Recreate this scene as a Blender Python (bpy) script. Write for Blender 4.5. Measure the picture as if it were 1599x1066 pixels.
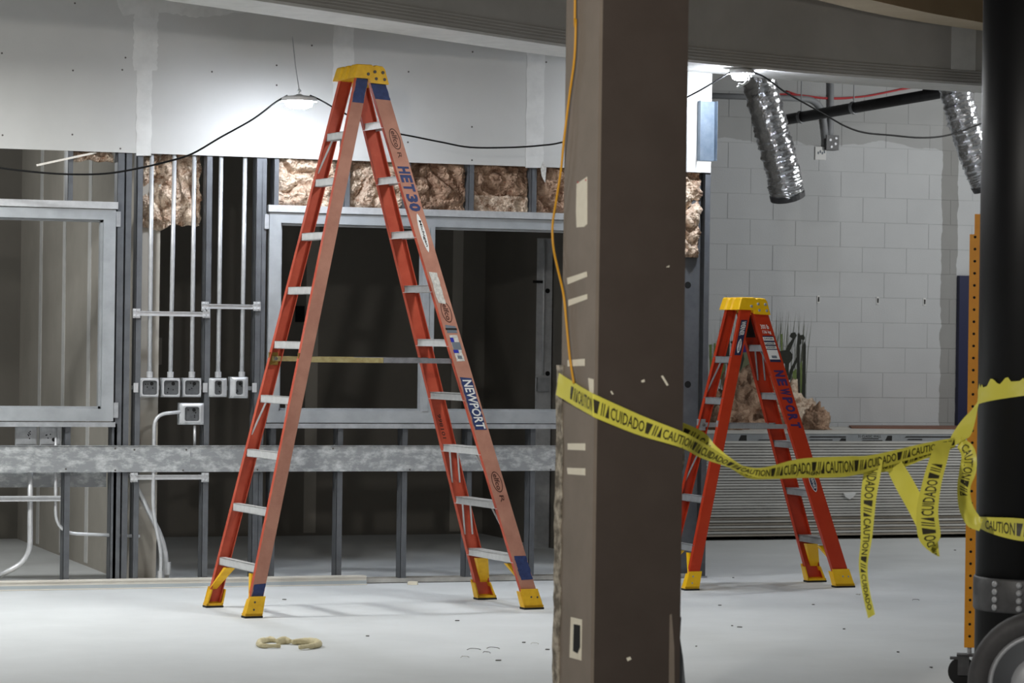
import bpy, math, random
from mathutils import Vector, Matrix, noise
random.seed(7)
SC = bpy.context.scene
for o in list(bpy.data.objects): bpy.data.objects.remove(o)
COL = SC.collection

# ------------------------------------------------------------------ camera
F, YAW, PITCH, ROLL, EYE = 4546.0, .3443, -.0019, .0135, 1.5233
FW, FH = 1599.0, 1066.0
_d = Vector((math.sin(YAW)*math.cos(PITCH), math.cos(YAW)*math.cos(PITCH), math.sin(PITCH)))
_r = Vector((math.cos(YAW), -math.sin(YAW), 0)); _u = _r.cross(_d)
_r2 = _r*math.cos(ROLL)+_u*math.sin(ROLL); _u2 = -_r*math.sin(ROLL)+_u*math.cos(ROLL)
CAMPOS = Vector((0, 0, EYE))
cd = bpy.data.cameras.new('camera'); cam = bpy.data.objects.new('camera', cd); COL.objects.link(cam)
cd.sensor_width = 36.0; cd.lens = F*36.0/FW; cd.clip_end = 200
cam.matrix_world = Matrix(((_r2.x, _u2.x, -_d.x, 0), (_r2.y, _u2.y, -_d.y, 0), (_r2.z, _u2.z, -_d.z, EYE), (0, 0, 0, 1)))
cd.dof.use_dof = True; cd.dof.focus_distance = 16.6; cd.dof.aperture_fstop = 6.5
SC.camera = cam

# ------------------------------------------------------------------ world, lights, exposure
w = bpy.data.worlds.new('world'); SC.world = w; w.use_nodes = True
w.node_tree.nodes['Background'].inputs[0].default_value = (1, .95, .9, 1)
w.node_tree.nodes['Background'].inputs[1].default_value = .03
vs = SC.view_settings
vs.view_transform = 'Standard'; vs.look = 'None'; vs.exposure = 0.0; vs.gamma = 1.0; vs.use_curve_mapping = False

def work_light(loc, power, size=.3, col=(.99, 1.0, .99)):
    """hooded temporary lamp of the same string, hanging outside the picture and shining down"""
    l = bpy.data.lights.new('work_light', 'AREA'); l.shape = 'DISK'; l.size = size; l.energy = power; l.color = col
    o = bpy.data.objects.new('work_light', l); o.location = loc; COL.objects.link(o); return o
def unseen_point_light(loc, power, size=.08, col=(.99, 1.0, .99)):
    """unseen point light: lamps beyond the frame, plus fill added in the rear rooms"""
    l = bpy.data.lights.new('unseen_point_light', 'POINT'); l.shadow_soft_size = size; l.energy = power; l.color = col
    o = bpy.data.objects.new('unseen_point_light', l); o.location = loc; COL.objects.link(o); return o
work_light((2.15, 15.4, 3.1), 85)
work_light((5.4, 14.0, 3.12), 38)
unseen_point_light((-.2, 15.4, 2.9), 110)
unseen_point_light((1.3, 6.6, 2.9), 400, col=(1, .96, .9))
unseen_point_light((11.8, 18.2, 3.3), 185)
unseen_point_light((2.4, 19.2, 2.7), 26)  # fill light added to brighten the left rear room
unseen_point_light((5.6, 18.3, 2.95), 8)  # weak fill added to lift the dark room behind the wide window
LAMP_A, LAMP_B = 330.0, 520.0

# ------------------------------------------------------------------ pixel -> place on a known plane
def ray(x, y): return _d+_r2*((x-799.5)/F)+_u2*((533-y)/F)
def on_z(x, y, z=0.0): r = ray(x, y); return CAMPOS+r*((z-EYE)/r.z)
def on_y(x, y, Y): r = ray(x, y); return CAMPOS+r*(Y/r.y)
def on_x(x, y, X): r = ray(x, y); return CAMPOS+r*(X/r.x)
def at_depth(x, y, D): return CAMPOS+ray(x, y)*D

# ------------------------------------------------------------------ materials
def lin(c): return tuple(((v/255)/12.92 if v/255 <= .04045 else ((v/255+.055)/1.055)**2.4) for v in c)
MATS = {}
def mat(name, c1, c2=None, rough=.6, metal=0.0, scale=6.0, bump=0.0, bscale=60.0, detail=6, lo=.35, hi=.65, emit=0.0, stretch=(1, 1, 1), coord='Object', trans=0.0, spec=.5, warp=0.0, nrough=.6):
    if name in MATS: return MATS[name]
    m = bpy.data.materials.new(name); m.use_nodes = True; nt = m.node_tree; b = nt.nodes['Principled BSDF']
    a = lin(c1); b.inputs['Base Color'].default_value = (*a, 1)
    b.inputs['Roughness'].default_value = rough; b.inputs['Metallic'].default_value = metal
    b.inputs['Specular IOR Level'].default_value = spec
    tc = nt.nodes.new('ShaderNodeTexCoord'); mp = nt.nodes.new('ShaderNodeMapping'); mp.inputs['Scale'].default_value = stretch
    if coord == 'Position':
        g = nt.nodes.new('ShaderNodeNewGeometry'); nt.links.new(g.outputs['Position'], mp.inputs['Vector'])
    else: nt.links.new(tc.outputs[coord], mp.inputs['Vector'])
    if c2 is not None:
        n = nt.nodes.new('ShaderNodeTexNoise'); n.inputs['Scale'].default_value = scale; n.inputs['Detail'].default_value = detail
        n.inputs['Roughness'].default_value = nrough; n.inputs['Distortion'].default_value = warp
        cr = nt.nodes.new('ShaderNodeValToRGB'); cr.color_ramp.elements[0].position = lo; cr.color_ramp.elements[1].position = hi
        cr.color_ramp.elements[0].color = (*a, 1); cr.color_ramp.elements[1].color = (*lin(c2), 1)
        nt.links.new(mp.outputs[0], n.inputs['Vector']); nt.links.new(n.outputs['Fac'], cr.inputs[0]); nt.links.new(cr.outputs[0], b.inputs['Base Color'])
    if bump > 0:
        n2 = nt.nodes.new('ShaderNodeTexNoise'); n2.inputs['Scale'].default_value = bscale; n2.inputs['Detail'].default_value = 4
        bp = nt.nodes.new('ShaderNodeBump'); bp.inputs['Strength'].default_value = bump; bp.inputs['Distance'].default_value = .01
        nt.links.new(mp.outputs[0], n2.inputs['Vector']); nt.links.new(n2.outputs['Fac'], bp.inputs['Height']); nt.links.new(bp.outputs[0], b.inputs['Normal'])
    if emit:
        b.inputs['Emission Color'].default_value = (*a, 1); b.inputs['Emission Strength'].default_value = emit
    if trans:
        t = nt.nodes.new('ShaderNodeBsdfTranslucent'); mx = nt.nodes.new('ShaderNodeMixShader'); mx.inputs[0].default_value = trans
        t.inputs['Color'].default_value = (*a, 1)
        nt.links.new(b.outputs[0], mx.inputs[1]); nt.links.new(t.outputs[0], mx.inputs[2]); nt.links.new(mx.outputs[0], nt.nodes['Material Output'].inputs[0])
    MATS[name] = m; return m

M = dict(
 floor=mat('concrete_floor', (203, 206, 206), (217, 220, 220), rough=.8, scale=1.1, lo=.3, hi=.7, bump=.1, bscale=14, coord='Position', spec=.3),
 ceil=mat('dark_deck', (60, 58, 55), rough=.9),
 drywall=mat('drywall_paper', (190, 190, 187), (197, 197, 194), rough=.9, scale=1.5),
 dryedge=mat('gypsum', (205, 205, 200), rough=.9),
 mud=mat('joint_compound', (204, 204, 201), (216, 216, 213), rough=.9, scale=12),
 bulk=mat('bulkhead_board', (166, 163, 157), (176, 173, 167), rough=.9, scale=3),
 bulkstrip=mat('bulkhead_corner', (206, 205, 201), (216, 215, 211), rough=.85, scale=10),
 brownpaint=mat('brown_soffit_paint', (176, 148, 112), (184, 156, 120), rough=.8, scale=3),
 beige=mat('beige_soffit_paint', (166, 150, 126), (172, 157, 133), rough=.8, scale=4),
 brownwall=mat('rear_wall_paint', (116, 112, 105), (124, 120, 112), rough=.9, scale=2),
 paleroom=mat('pale_room_board', (166, 161, 151), (178, 173, 163), rough=.9, scale=2.2),
 galv=mat('galvanised_steel', (156, 159, 162), (178, 181, 184), rough=.45, metal=.3, scale=18),
 galvdark=mat('stud_steel', (92, 95, 99), (106, 109, 113), rough=.5, metal=.3, scale=9),
 shiny=mat('bright_zinc', (200, 202, 204), (216, 218, 220), rough=.35, metal=.4, scale=22),
 frame=mat('window_frame_primer', (154, 158, 161), (168, 172, 175), rough=.55, metal=.2, scale=8),
 plate=mat('stained_galvanised_plate', (148, 151, 153), (204, 207, 207), rough=.55, metal=.2, scale=16, detail=14, lo=.46, hi=.66, stretch=(.7, 1, 1.3), nrough=.68),
 insul=mat('fibreglass_wool', (138, 104, 80), (240, 223, 202), rough=1, scale=9, detail=15, lo=.38, hi=.62, bump=1.0, bscale=55, spec=.05, warp=.35, nrough=.78),
 insul2=mat('fibreglass_wool_dirty', (110, 80, 62), (208, 179, 154), rough=1, scale=9, detail=15, lo=.38, hi=.66, bump=1.0, bscale=55, spec=.05, warp=.35, nrough=.78),
 fade=mat('weathered_fibreglass', (168, 116, 98), (184, 132, 112), rough=.75, scale=9, detail=8, bump=.1, bscale=180),
 oldorange=mat('old_orange_fibreglass', (184, 72, 48), (198, 88, 62), rough=.55, scale=10, detail=8),
 neworange=mat('new_orange_fibreglass', (180, 50, 20), (188, 58, 25), rough=.42, scale=6),
 alu=mat('ladder_aluminium', (198, 199, 198), (212, 213, 212), rough=.5, metal=.15, scale=25),
 alu_dim=mat('ladder_aluminium_dim', (150, 152, 154), (164, 166, 168), rough=.45, metal=.3, scale=25),  # darker copy of the ladder aluminium, dimmer light put into its tone
 channel=mat('bluish_zinc', (104, 118, 132), (122, 134, 146), rough=.4, metal=.4, scale=14),
 yellow=mat('yellow_plastic', (240, 186, 8), (246, 196, 22), rough=.45, scale=14),
 yellowold=mat('worn_yellow_plastic', (224, 170, 18), (240, 190, 34), rough=.55, scale=20, detail=8),
 rubber=mat('black_rubber', (30, 30, 30), rough=.8),
 blue=mat('navy_spray_paint', (34, 48, 92), (46, 62, 110), rough=.7, scale=40),
 black=mat('black_ink', (24, 22, 20), rough=.7),
 brownink=mat('brown_ink', (74, 38, 28), rough=.7),
 white=mat('white_ink', (226, 226, 224), rough=.7),
 purpleink=mat('violet_stencil', (58, 34, 92), rough=.7),
 paper=mat('torn_paper_label', (178, 176, 170), (216, 214, 208), rough=.8, scale=60, detail=6),
 greylabel=mat('grey_label', (108, 116, 126), rough=.7),
 bluelabel=mat('blue_label', (36, 44, 160), rough=.6),
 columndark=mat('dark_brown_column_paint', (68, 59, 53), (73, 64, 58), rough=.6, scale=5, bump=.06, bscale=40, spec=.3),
 column=mat('taupe_column_paint', (122, 111, 99), (131, 119, 107), rough=.7, scale=5, bump=.08, bscale=40),
 plaster=mat('cream_plaster', (226, 218, 198), (232, 225, 206), rough=.85, scale=30),
 dirtyedge=mat('torn_plaster_edge', (104, 96, 84), (196, 186, 168), rough=.95, scale=26, detail=9, lo=.4, hi=.68, bump=.5),
 blackcol=mat('black_gloss_paint', (13, 13, 14), (17, 17, 19), rough=.45, scale=4, spec=.25),
 darkgrey=mat('dark_grey_plastic', (66, 66, 68), (80, 80, 82), rough=.5, scale=20),
 lightgrey=mat('light_grey_metal', (176, 178, 182), rough=.45, metal=.3),
 scaffold=mat('orange_yellow_enamel', (232, 150, 12), (238, 160, 22), rough=.4, scale=12),
 tape=mat('caution_tape', (236, 227, 92), rough=.4, trans=.14),
 tapeink=mat('tape_print', (52, 48, 30), rough=.5),
 cable=mat('black_cable', (16, 16, 16), rough=.7, spec=.2),
 amber=mat('amber_cord', (206, 148, 26), rough=.5),
 red=mat('red_cable', (178, 34, 40), rough=.5),
 foil=mat('foil_duct', (196, 198, 202), (232, 234, 238), rough=.16, metal=.85, scale=30, bump=.7, bscale=34),
 pipe=mat('black_iron_pipe', (34, 33, 34), (46, 45, 46), rough=.5, scale=10),
 greypipe=mat('painted_conduit', (150, 152, 155), rough=.6),
 mortar=mat('mortar', (150, 152, 154), rough=.95),
 navy=mat('navy_door_paint', (38, 42, 74), rough=.5),
 boxhole=mat('box_interior', (84, 86, 88), (100, 102, 104), rough=.6, metal=.4, scale=30),
 dirtytrack=mat('dusty_track', (150, 148, 143), (186, 184, 178), rough=.8, scale=5),
 dark=mat('dark_hole', (14, 14, 14), rough=.9),
 sheet=mat('drywall_edge_paper', (206, 205, 200), (186, 184, 178), rough=.9, scale=3, stretch=(.4, 1, 8), coord='Position'),
 sheetold=mat('drywall_edge_worn', (176, 168, 156), (150, 142, 130), rough=.9, scale=3, stretch=(.5, 1, 8), coord='Position'),
 endtape=mat('bundle_end_tape', (138, 142, 144), (150, 154, 156), rough=.7, scale=8),
 brownboard=mat('hardboard', (118, 84, 70), (130, 95, 80), rough=.85, scale=5),
 foam=mat('dried_foam', (224, 214, 178), (206, 192, 150), rough=.95, scale=30, bump=.4, bscale=60),
 scrap=mat('dark_scrap', (92, 88, 84), rough=.9),
 whitetrim=mat('white_vinyl_trim', (224, 218, 206), (232, 227, 216), rough=.5, scale=10),
 bluetrim=mat('trim_film', (176, 184, 188), rough=.5),
 muralblack=mat('mural_dark', (42, 44, 38), (52, 54, 47), rough=.9, scale=20),
 muralgreen=mat('mural_green', (98, 116, 62), (116, 132, 80), rough=.9, scale=20),
 muralolive=mat('mural_olive', (106, 110, 84), (116, 120, 94), rough=.9, scale=20),
 muralgrass=mat('mural_grass', (112, 116, 104), rough=.9),
 muralviolet=mat('mural_violet', (62, 38, 112), rough=.9),
 lens=mat('lamp_lens', (235, 243, 255), emit=1.0),
 lampwhite=mat('lamp_housing', (232, 234, 236), rough=.5),
)
M['lensA'] = mat('lamp_lens_bright', (236, 243, 255), emit=LAMP_A)
M['lensB'] = mat('lamp_lens_brighter', (236, 243, 255), emit=LAMP_B)

# painted / bare blockwork: paint ends at a ragged line high up and along one upright strip where a wall once stood
def block_material():
    m = bpy.data.materials.new('painted_blockwork'); m.use_nodes = True; nt = m.node_tree; b = nt.nodes['Principled BSDF']; N = nt.nodes.new; L = nt.links.new
    g = N('ShaderNodeNewGeometry'); s = N('ShaderNodeSeparateXYZ'); L(g.outputs['Position'], s.inputs[0])
    n = N('ShaderNodeTexNoise'); n.inputs['Scale'].default_value = 9; n.inputs['Detail'].default_value = 6; L(g.outputs['Position'], n.inputs['Vector'])
    def math_(op, a, b_):
        q = N('ShaderNodeMath'); q.operation = op
        for i, v in enumerate((a, b_)):
            if isinstance(v, (int, float)): q.inputs[i].default_value = v
            else: L(v, q.inputs[i])
        return q.outputs[0]
    wob = math_('MULTIPLY', math_('SUBTRACT', n.outputs['Fac'], .5), .05)
    xx = math_('ADD', s.outputs[0], wob)
    bare_strip = math_('MULTIPLY', math_('GREATER_THAN', xx, STRIP0), math_('LESS_THAN', xx, STRIP1))
    n3 = N('ShaderNodeTexNoise'); n3.inputs['Scale'].default_value = 1.6; n3.inputs['Detail'].default_value = 5; L(g.outputs['Position'], n3.inputs['Vector'])
    zz = math_('ADD', s.outputs[2], math_('MULTIPLY', math_('SUBTRACT', n3.outputs['Fac'], .5), .35))
    bare_top = math_('GREATER_THAN', zz, 3.1)
    bare = math_('MAXIMUM', bare_strip, math_('MULTIPLY', bare_top, .6))
    n2 = N('ShaderNodeTexNoise'); n2.inputs['Scale'].default_value = 3; n2.inputs['Detail'].default_value = 5; L(g.outputs['Position'], n2.inputs['Vector'])
    r1 = N('ShaderNodeValToRGB'); r1.color_ramp.elements[0].color = (*lin((186, 188, 190)), 1); r1.color_ramp.elements[1].color = (*lin((200, 202, 203)), 1); L(n2.outputs['Fac'], r1.inputs[0])
    r2 = N('ShaderNodeValToRGB'); r2.color_ramp.elements[0].color = (*lin((140, 140, 138)), 1); r2.color_ramp.elements[1].color = (*lin((158, 158, 156)), 1); L(n2.outputs['Fac'], r2.inputs[0])
    mx = N('ShaderNodeMixRGB'); L(bare, mx.inputs[0]); L(r1.outputs[0], mx.inputs[1]); L(r2.outputs[0], mx.inputs[2]); L(mx.outputs[0], b.inputs['Base Color'])
    b.inputs['Roughness'].default_value = .85
    nb = N('ShaderNodeTexNoise'); nb.inputs['Scale'].default_value = 90; L(g.outputs['Position'], nb.inputs['Vector'])
    bp = N('ShaderNodeBump'); bp.inputs['Strength'].default_value = .15; bp.inputs['Distance'].default_value = .01; L(nb.outputs['Fac'], bp.inputs['Height']); L(bp.outputs[0], b.inputs['Normal'])
    return m

# ------------------------------------------------------------------ mesh helpers
WM = {}      # world matrix of every parent, by object name
class MB:
    def __init__(s): s.v = []; s.f = []; s.m = []
    def add(s, vs, fs, mi=0):
        o = len(s.v); s.v += [Vector(p) for p in vs]
        for i, f in enumerate(fs): s.f.append([o+k for k in f]); s.m.append(mi[i] if isinstance(mi, (list, tuple)) else mi)
        return s
    def hexa(s, p, mi=0):   # p: 8 points, bottom ring then top ring
        return s.add(p, [(3, 2, 1, 0), (4, 5, 6, 7), (0, 1, 5, 4), (1, 2, 6, 5), (2, 3, 7, 6), (3, 0, 4, 7)], mi)
    def box(s, a, b, mi=0):
        x0, y0, z0 = a; x1, y1, z1 = b
        return s.hexa([(x0, y0, z0), (x1, y0, z0), (x1, y1, z0), (x0, y1, z0), (x0, y0, z1), (x1, y0, z1), (x1, y1, z1), (x0, y1, z1)], mi)
    def obox(s, c, ax, ay, az, mi=0):   # centre and three half vectors
        c = Vector(c); ax, ay, az = Vector(ax), Vector(ay), Vector(az)
        return s.hexa([c-ax-ay-az, c+ax-ay-az, c+ax+ay-az, c-ax+ay-az, c-ax-ay+az, c+ax-ay+az, c+ax+ay+az, c-ax+ay+az], mi)
    def loft(s, rings, cap=True, mi=0, close=True):
        n = len(rings[0]); o = len(s.v)
        for r in rings: s.v += [Vector(p) for p in r]
        for i in range(len(rings)-1):
            for k in range(n if close else n-1):
                k2 = (k+1) % n
                s.f.append([o+i*n+k, o+i*n+k2, o+(i+1)*n+k2, o+(i+1)*n+k]); s.m.append(mi if not callable(mi) else mi(k))
        if cap:
            s.f.append([o+k for k in range(n)][::-1]); s.m.append(0); q = o+(len(rings)-1)*n
            s.f.append([q+k for k in range(n)]); s.m.append(0)
        return s
    def tube(s, pts, r, n=8, cap=True, mi=0):
        pts = [Vector(p) for p in pts]; rings = []; prev = None
        for i, p in enumerate(pts):
            t = (pts[min(i+1, len(pts)-1)]-pts[max(i-1, 0)]).normalized()
            if prev is None: a = t.orthogonal().normalized()
            else:
                a = prev-t*prev.dot(t); a = a.normalized() if a.length > 1e-6 else t.orthogonal().normalized()
            prev = a; b = t.cross(a); rr = r[i] if isinstance(r, (list, tuple)) else r
            rings.append([p+(a*math.cos(k*2*math.pi/n)+b*math.sin(k*2*math.pi/n))*rr for k in range(n)])
        return s.loft(rings, cap, mi)
    def prism(s, poly, off, mi=0):   # polygon (list of 3d points) swept by a vector
        off = Vector(off); n = len(poly); o = len(s.v); s.v += [Vector(p) for p in poly]+[Vector(p)+off for p in poly]
        s.f.append(list(range(o, o+n))); s.m.append(mi); s.f.append(list(range(o+2*n-1, o+n-1, -1))); s.m.append(mi)
        for k in range(n):
            k2 = (k+1) % n; s.f.append([o+k2, o+k, o+n+k, o+n+k2]); s.m.append(mi)
        return s
    def lathe(s, c, prof, n=20, axis=(0, 0, 1), mi=0):
        ax = Vector(axis).normalized(); a = ax.orthogonal().normalized(); b = ax.cross(a); c = Vector(c)
        return s.loft([[c+ax*h+(a*math.cos(k*2*math.pi/n)+b*math.sin(k*2*math.pi/n))*max(r, 1e-4) for k in range(n)] for r, h in prof], True, mi)
    def build(s, name, mats, parent=None, smooth=False, world=True):
        me = bpy.data.meshes.new(name); vs_ = [Vector(v) for v in s.v]; loc = Vector((0, 0, 0))
        if parent is not None:
            if world: inv = WM[parent.name].inverted(); vs_ = [inv @ v for v in vs_]
        else:
            lo = Vector((min(v[i] for v in vs_) for i in range(3))); hi = Vector((max(v[i] for v in vs_) for i in range(3)))
            loc = Vector(((lo.x+hi.x)/2, (lo.y+hi.y)/2, lo.z)); vs_ = [v-loc for v in vs_]
        me.from_pydata([tuple(v) for v in vs_], [], s.f)
        mats = mats if isinstance(mats, (list, tuple)) else [mats]
        for m in mats: me.materials.append(M[m] if isinstance(m, str) else m)
        for p, mi in zip(me.polygons, s.m): p.material_index = mi; p.use_smooth = smooth
        me.update()
        import bmesh
        bm = bmesh.new(); bm.from_mesh(me); bmesh.ops.recalc_face_normals(bm, faces=bm.faces); bm.to_mesh(me); bm.free()
        o = bpy.data.objects.new(name, me); COL.objects.link(o); o.location = loc
        if parent is not None: o.parent = parent; WM[o.name] = WM[parent.name].copy()
        else: WM[o.name] = Matrix.Translation(loc)
        return o

def tag(o, label=None, cat=None, group=None, kind=None):
    if label: o['label'] = label
    if cat: o['category'] = cat
    if group: o['group'] = group
    if kind: o['kind'] = kind
    return o
def empty(name, loc, rz=0.0):
    o = bpy.data.objects.new(name, None); COL.objects.link(o); o.location = loc; o.rotation_euler = (0, 0, rz); o.empty_display_size = .1
    WM[o.name] = Matrix.Translation(Vector(loc)) @ Matrix.Rotation(rz, 4, 'Z'); return o
def inst(src, parent, loc):   # copy of a part sharing its mesh
    c = src.copy(); COL.objects.link(c); c.parent = parent; c.location = loc; WM[c.name] = WM[parent.name].copy(); return c
def struct(o, label): return tag(o, label, kind='structure')
def spline(pts, n=8):
    P = [Vector(p) for p in pts]; P = [P[0]*2-P[1]]+P+[P[-1]*2-P[-2]]; out = []
    for i in range(1, len(P)-2):
        for k in range(n):
            t = k/n; a, b, c, e = P[i-1:i+3]
            out.append(.5*((2*b)+(c-a)*t+(2*a-5*b+4*c-e)*t*t+(3*b-a-3*c+e)*t*t*t))
    out.append(P[-2]); return out
def bend(pts, r, n=6):   # polyline with rounded corners
    P = [Vector(p) for p in pts]; out = [P[0]]
    for i in range(1, len(P)-1):
        a = (P[i-1]-P[i]); b = (P[i+1]-P[i]); q = min(r, a.length*.49, b.length*.49); p0 = P[i]+a.normalized()*q; p1 = P[i]+b.normalized()*q
        for k in range(n+1): t = k/n; out.append(p0*(1-t)**2+P[i]*2*t*(1-t)+p1*t*t)
    out.append(P[-1]); return out

_txt = {}
def text_geo(s, bold=0.0):   # flat letters, cap height 1, from u=0
    if (s, bold) in _txt: return _txt[s, bold]
    c = bpy.data.curves.new('t', 'FONT'); c.body = s; c.size = 1; c.offset = bold; c.resolution_u = 2
    o = bpy.data.objects.new('t', c); COL.objects.link(o); dg = bpy.context.evaluated_depsgraph_get(); me = o.evaluated_get(dg).to_mesh()
    vs_ = [(v.co.x, v.co.y) for v in me.vertices]; fs = [list(p.vertices) for p in me.polygons]
    o.evaluated_get(dg).to_mesh_clear(); bpy.data.objects.remove(o); bpy.data.curves.remove(c)
    x0 = min(v[0] for v in vs_); y0 = min(v[1] for v in vs_); x1 = max(v[0] for v in vs_); y1 = max(v[1] for v in vs_)
    _txt[s, bold] = ([((x-x0)/(x1-x0), (y-y0)/(y1-y0)) for x, y in vs_], fs, (x1-x0)/(y1-y0)); return _txt[s, bold]
def letters(mb, s, fn, mi=0, bold=.02):   # fn(u, v): 0..1 across the word -> 3d point
    vs_, fs, _ = text_geo(s, bold); mb.add([fn(u, v) for u, v in vs_], fs, mi); return mb

# ================================================================== SETTING
YW = 17.03                      # front face of the steel stud wall
def W(x, y, dy=0.0): return on_y(x, y, YW+dy)
floor = struct(MB().box((-4, -3, -.2), (19, 30, 0)).build('floor', 'floor'), 'pale grey dusty concrete floor')
ceil_ = struct(MB().box((-4, 5, 4.25), (19, 30, 4.4)).build('ceiling', 'ceil'), 'dark open ceiling deck')

# rear rooms
YB = 21.15
wall_rear = struct(MB().box((1.5, YB, 0), (8.4, YB+.12, 4.25)).build('wall_rear', 'brownwall'), 'dim taupe rear wall behind the studs')
for x0, x1 in ((478, 497), (706, 722)):
    a, b = on_y(x0, 500, YB).x, on_y(x1, 500, YB).x
    MB().box((a, YB-.002, .02), (b, YB, 3)).build('joint_compound', 'paleroom', wall_rear)
wall_left = struct(MB().box((3.78, YW+.12, 0), (3.9, YB, 3.3)).build('wall_left', 'paleroom'), 'partition with taped board joints seen through the left window')
for yy in (17.75, 18.6, 19.45, 20.3):
    MB().box((3.776, yy, .02), (3.78, yy+.1, 3.2)).build('joint_compound', 'mud', wall_left)
wall_right = struct(MB().box((7.36, YW+.16, 0), (7.48, YB, 3.3)).build('wall_right', 'brownwall'), 'dim partition closing the dark room')
room_light_block = struct(MB().box((1.5, YW+.14, 3.3), (7.48, YB, 3.4)).build('ceiling_light_block', 'ceil'), 'added unseen slab keeping light out of the rear rooms')  # slab added out of view to keep the rear rooms dark
# thermostat on the rear wall, seen between conduits
p = on_y(241, 548, YB); t = empty('thermostat', (p.x, YB, p.z-.09))
MB().box((p.x-.05, YB-.03, p.z-.1), (p.x+.05, YB-.001, p.z+.1)).build('plate', 'paleroom', t)
MB().box((p.x-.022, YB-.035, p.z-.0), (p.x+.022, YB-.03, p.z+.05)).build('screen', 'dark', t)
MB().lathe((p.x, YB-.03, p.z-.04), [(.018, 0), (.016, .008)], 12, (0, -1, 0)).build('dial', 'dark', t)
tag(t, 'small thermostat plate with dark screen on the rear wall between conduits', 'thermostat')
p = on_y(468, 490, YB)
tag(MB().box((p.x-.035, YB-.012, p.z-.06), (p.x+.035, YB-.001, p.z+.06)).build('wall_outlet', 'dark'), 'dark wall box on the rear wall inside the big window', 'outlet')

# blockwork at the far right
YK = 21.3
STRIP0, STRIP1 = on_y(1469, 450, YK).x, on_y(1494, 450, YK).x
M['block'] = block_material()
wall_block = struct(MB().box((8.3, YK+.003, 0), (16, YK+.3, 4.25)).build('wall_block', 'block'), 'white painted concrete block wall with a bare upright strip')
bm_w, bm_h = .3975, .2005
proto = None; inv = WM[wall_block.name].inverted()
for row in range(3, 19):
    z = .045+row*.2032
    off = .2 if row % 2 else 0
    for c in range(7):
        x = 9.05+off+c*.4
        mb = MB()
        if proto is None:
            e = .0018
            ring = lambda y, i: [(i, y, i), (bm_w-i, y, i), (bm_w-i, y, bm_h-i), (i, y, bm_h-i)]
            mb.loft([ring(.1, 0), ring(e, 0), ring(0, e)])
            proto = mb.build('concrete_block', 'block', wall_block, world=False); proto.location = inv @ Vector((x, YK, z))
        else:
            inst(proto, wall_block, inv @ Vector((x, YK-random.random()*.0015, z)))
# navy door leaf at far right on the block wall
d0, d1 = on_y(1497, 430, YK-.03), on_y(1513, 655, YK-.03)
dr = struct(MB().box((d0.x, YK-.05, 0), (d0.x+.95, YK-.002, d0.z)).build('door_1', 'navy'), 'navy door leaf behind the yellow scaffold post')
MB().lathe((d0.x+.16, YK-.05, 1.5), [(.02, 0), (.02, .05), (.03, .06), (.03, .08)], 12, (0, -1, 0)).build('door_handle', 'dark', dr)

# curved bulkhead and brown soffit
ZB = 3.2
def arcpts(pxs, z): return [on_z(x, y, z) for x, y in pxs]
def sweep(front, depth, z0, z1):
    """upright curved slab: front line (xy), thickness measured in y"""
    return [[(p.x, p.y, z0), (p.x, p.y, z1), (p.x-.15*depth, p.y+depth, z1), (p.x-.15*depth, p.y+depth, z0)] for p in front]
fp = arcpts([(400, 0), (640, 36), (880, 72), (1068, 95), (1157, 104), (1300, 117), (1527, 133)], ZB)
g = (fp[0]-fp[1]).normalized(); fp = [fp[0]+g*2.6]+[fp[0]+g*1.2]+fp; h = (fp[-1]-fp[-2]).normalized(); fp += [fp[-1]+h*1.5+Vector((0, -.1, 0))]
fp = spline(fp, 6)
bulk = struct(MB().loft(sweep(fp, .42, ZB, 4.25)).build('ceiling_bulkhead', 'bulk', smooth=False), 'curved grey plasterboard bulkhead hanging from the ceiling')
MB().loft([[(p.x, p.y-.004, ZB-.004), (p.x, p.y-.004, ZB+.012), (p.x-.06, p.y+.43, ZB+.012), (p.x-.06, p.y+.43, ZB-.004)] for p in fp]).build('corner_strip', 'bulkstrip', bulk)
for k in range(4):   # layered bead lines along the lower edge
    z = ZB+.03+.018*k
    MB().loft([[(p.x, p.y-.004, z), (p.x, p.y-.004, z+.006), (p.x, p.y+.01, z+.006), (p.x, p.y+.01, z)] for p in fp]).build('edge_bead', 'bulk', bulk)
seg = [q for q in fp if 8.86 < q.x < 9.2]
if len(seg) < 2:
    k = min(range(len(fp)-1), key=lambda i: abs(fp[i].x-9.0)); a, b = fp[k], fp[k+1]; seg = [a.lerp(b, t) for t in (.0, .3, .6, .9)]
MB().loft([[(p.x, p.y-.0015-.001*(0 < i < len(seg)-1), ZB+.09+random.uniform(-.01, .01)), (p.x, p.y-.0015-.001*(0 < i < len(seg)-1), 4.2), (p.x, p.y+.002, 4.2), (p.x, p.y+.002, ZB+.09)] for i, p in enumerate(seg)]).build('joint_compound', 'bulkstrip', bulk)
ub = arcpts([(1275, 0), (1360, 20), (1450, 36), (1527, 47)], 3.55); uf = arcpts([(1360, 0), (1450, 20), (1527, 34)], 3.55)
g = (ub[0]-ub[1]).normalized(); ub = [ub[0]+g*1.6, ub[0]+g*.8]+ub+[ub[-1]+(ub[-1]-ub[-2])*1.5]; g = (uf[0]-uf[1]).normalized(); uf = [uf[0]+g*2.0, uf[0]+g*1.0]+uf+[uf[-1]+(uf[-1]-uf[-2])*1.5]
ub, uf = spline(ub, 5), spline(uf, 5); k = min(len(ub), len(uf)); idx = lambda L, i: L[round(i*(len(L)-1)/(k-1))]
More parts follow.
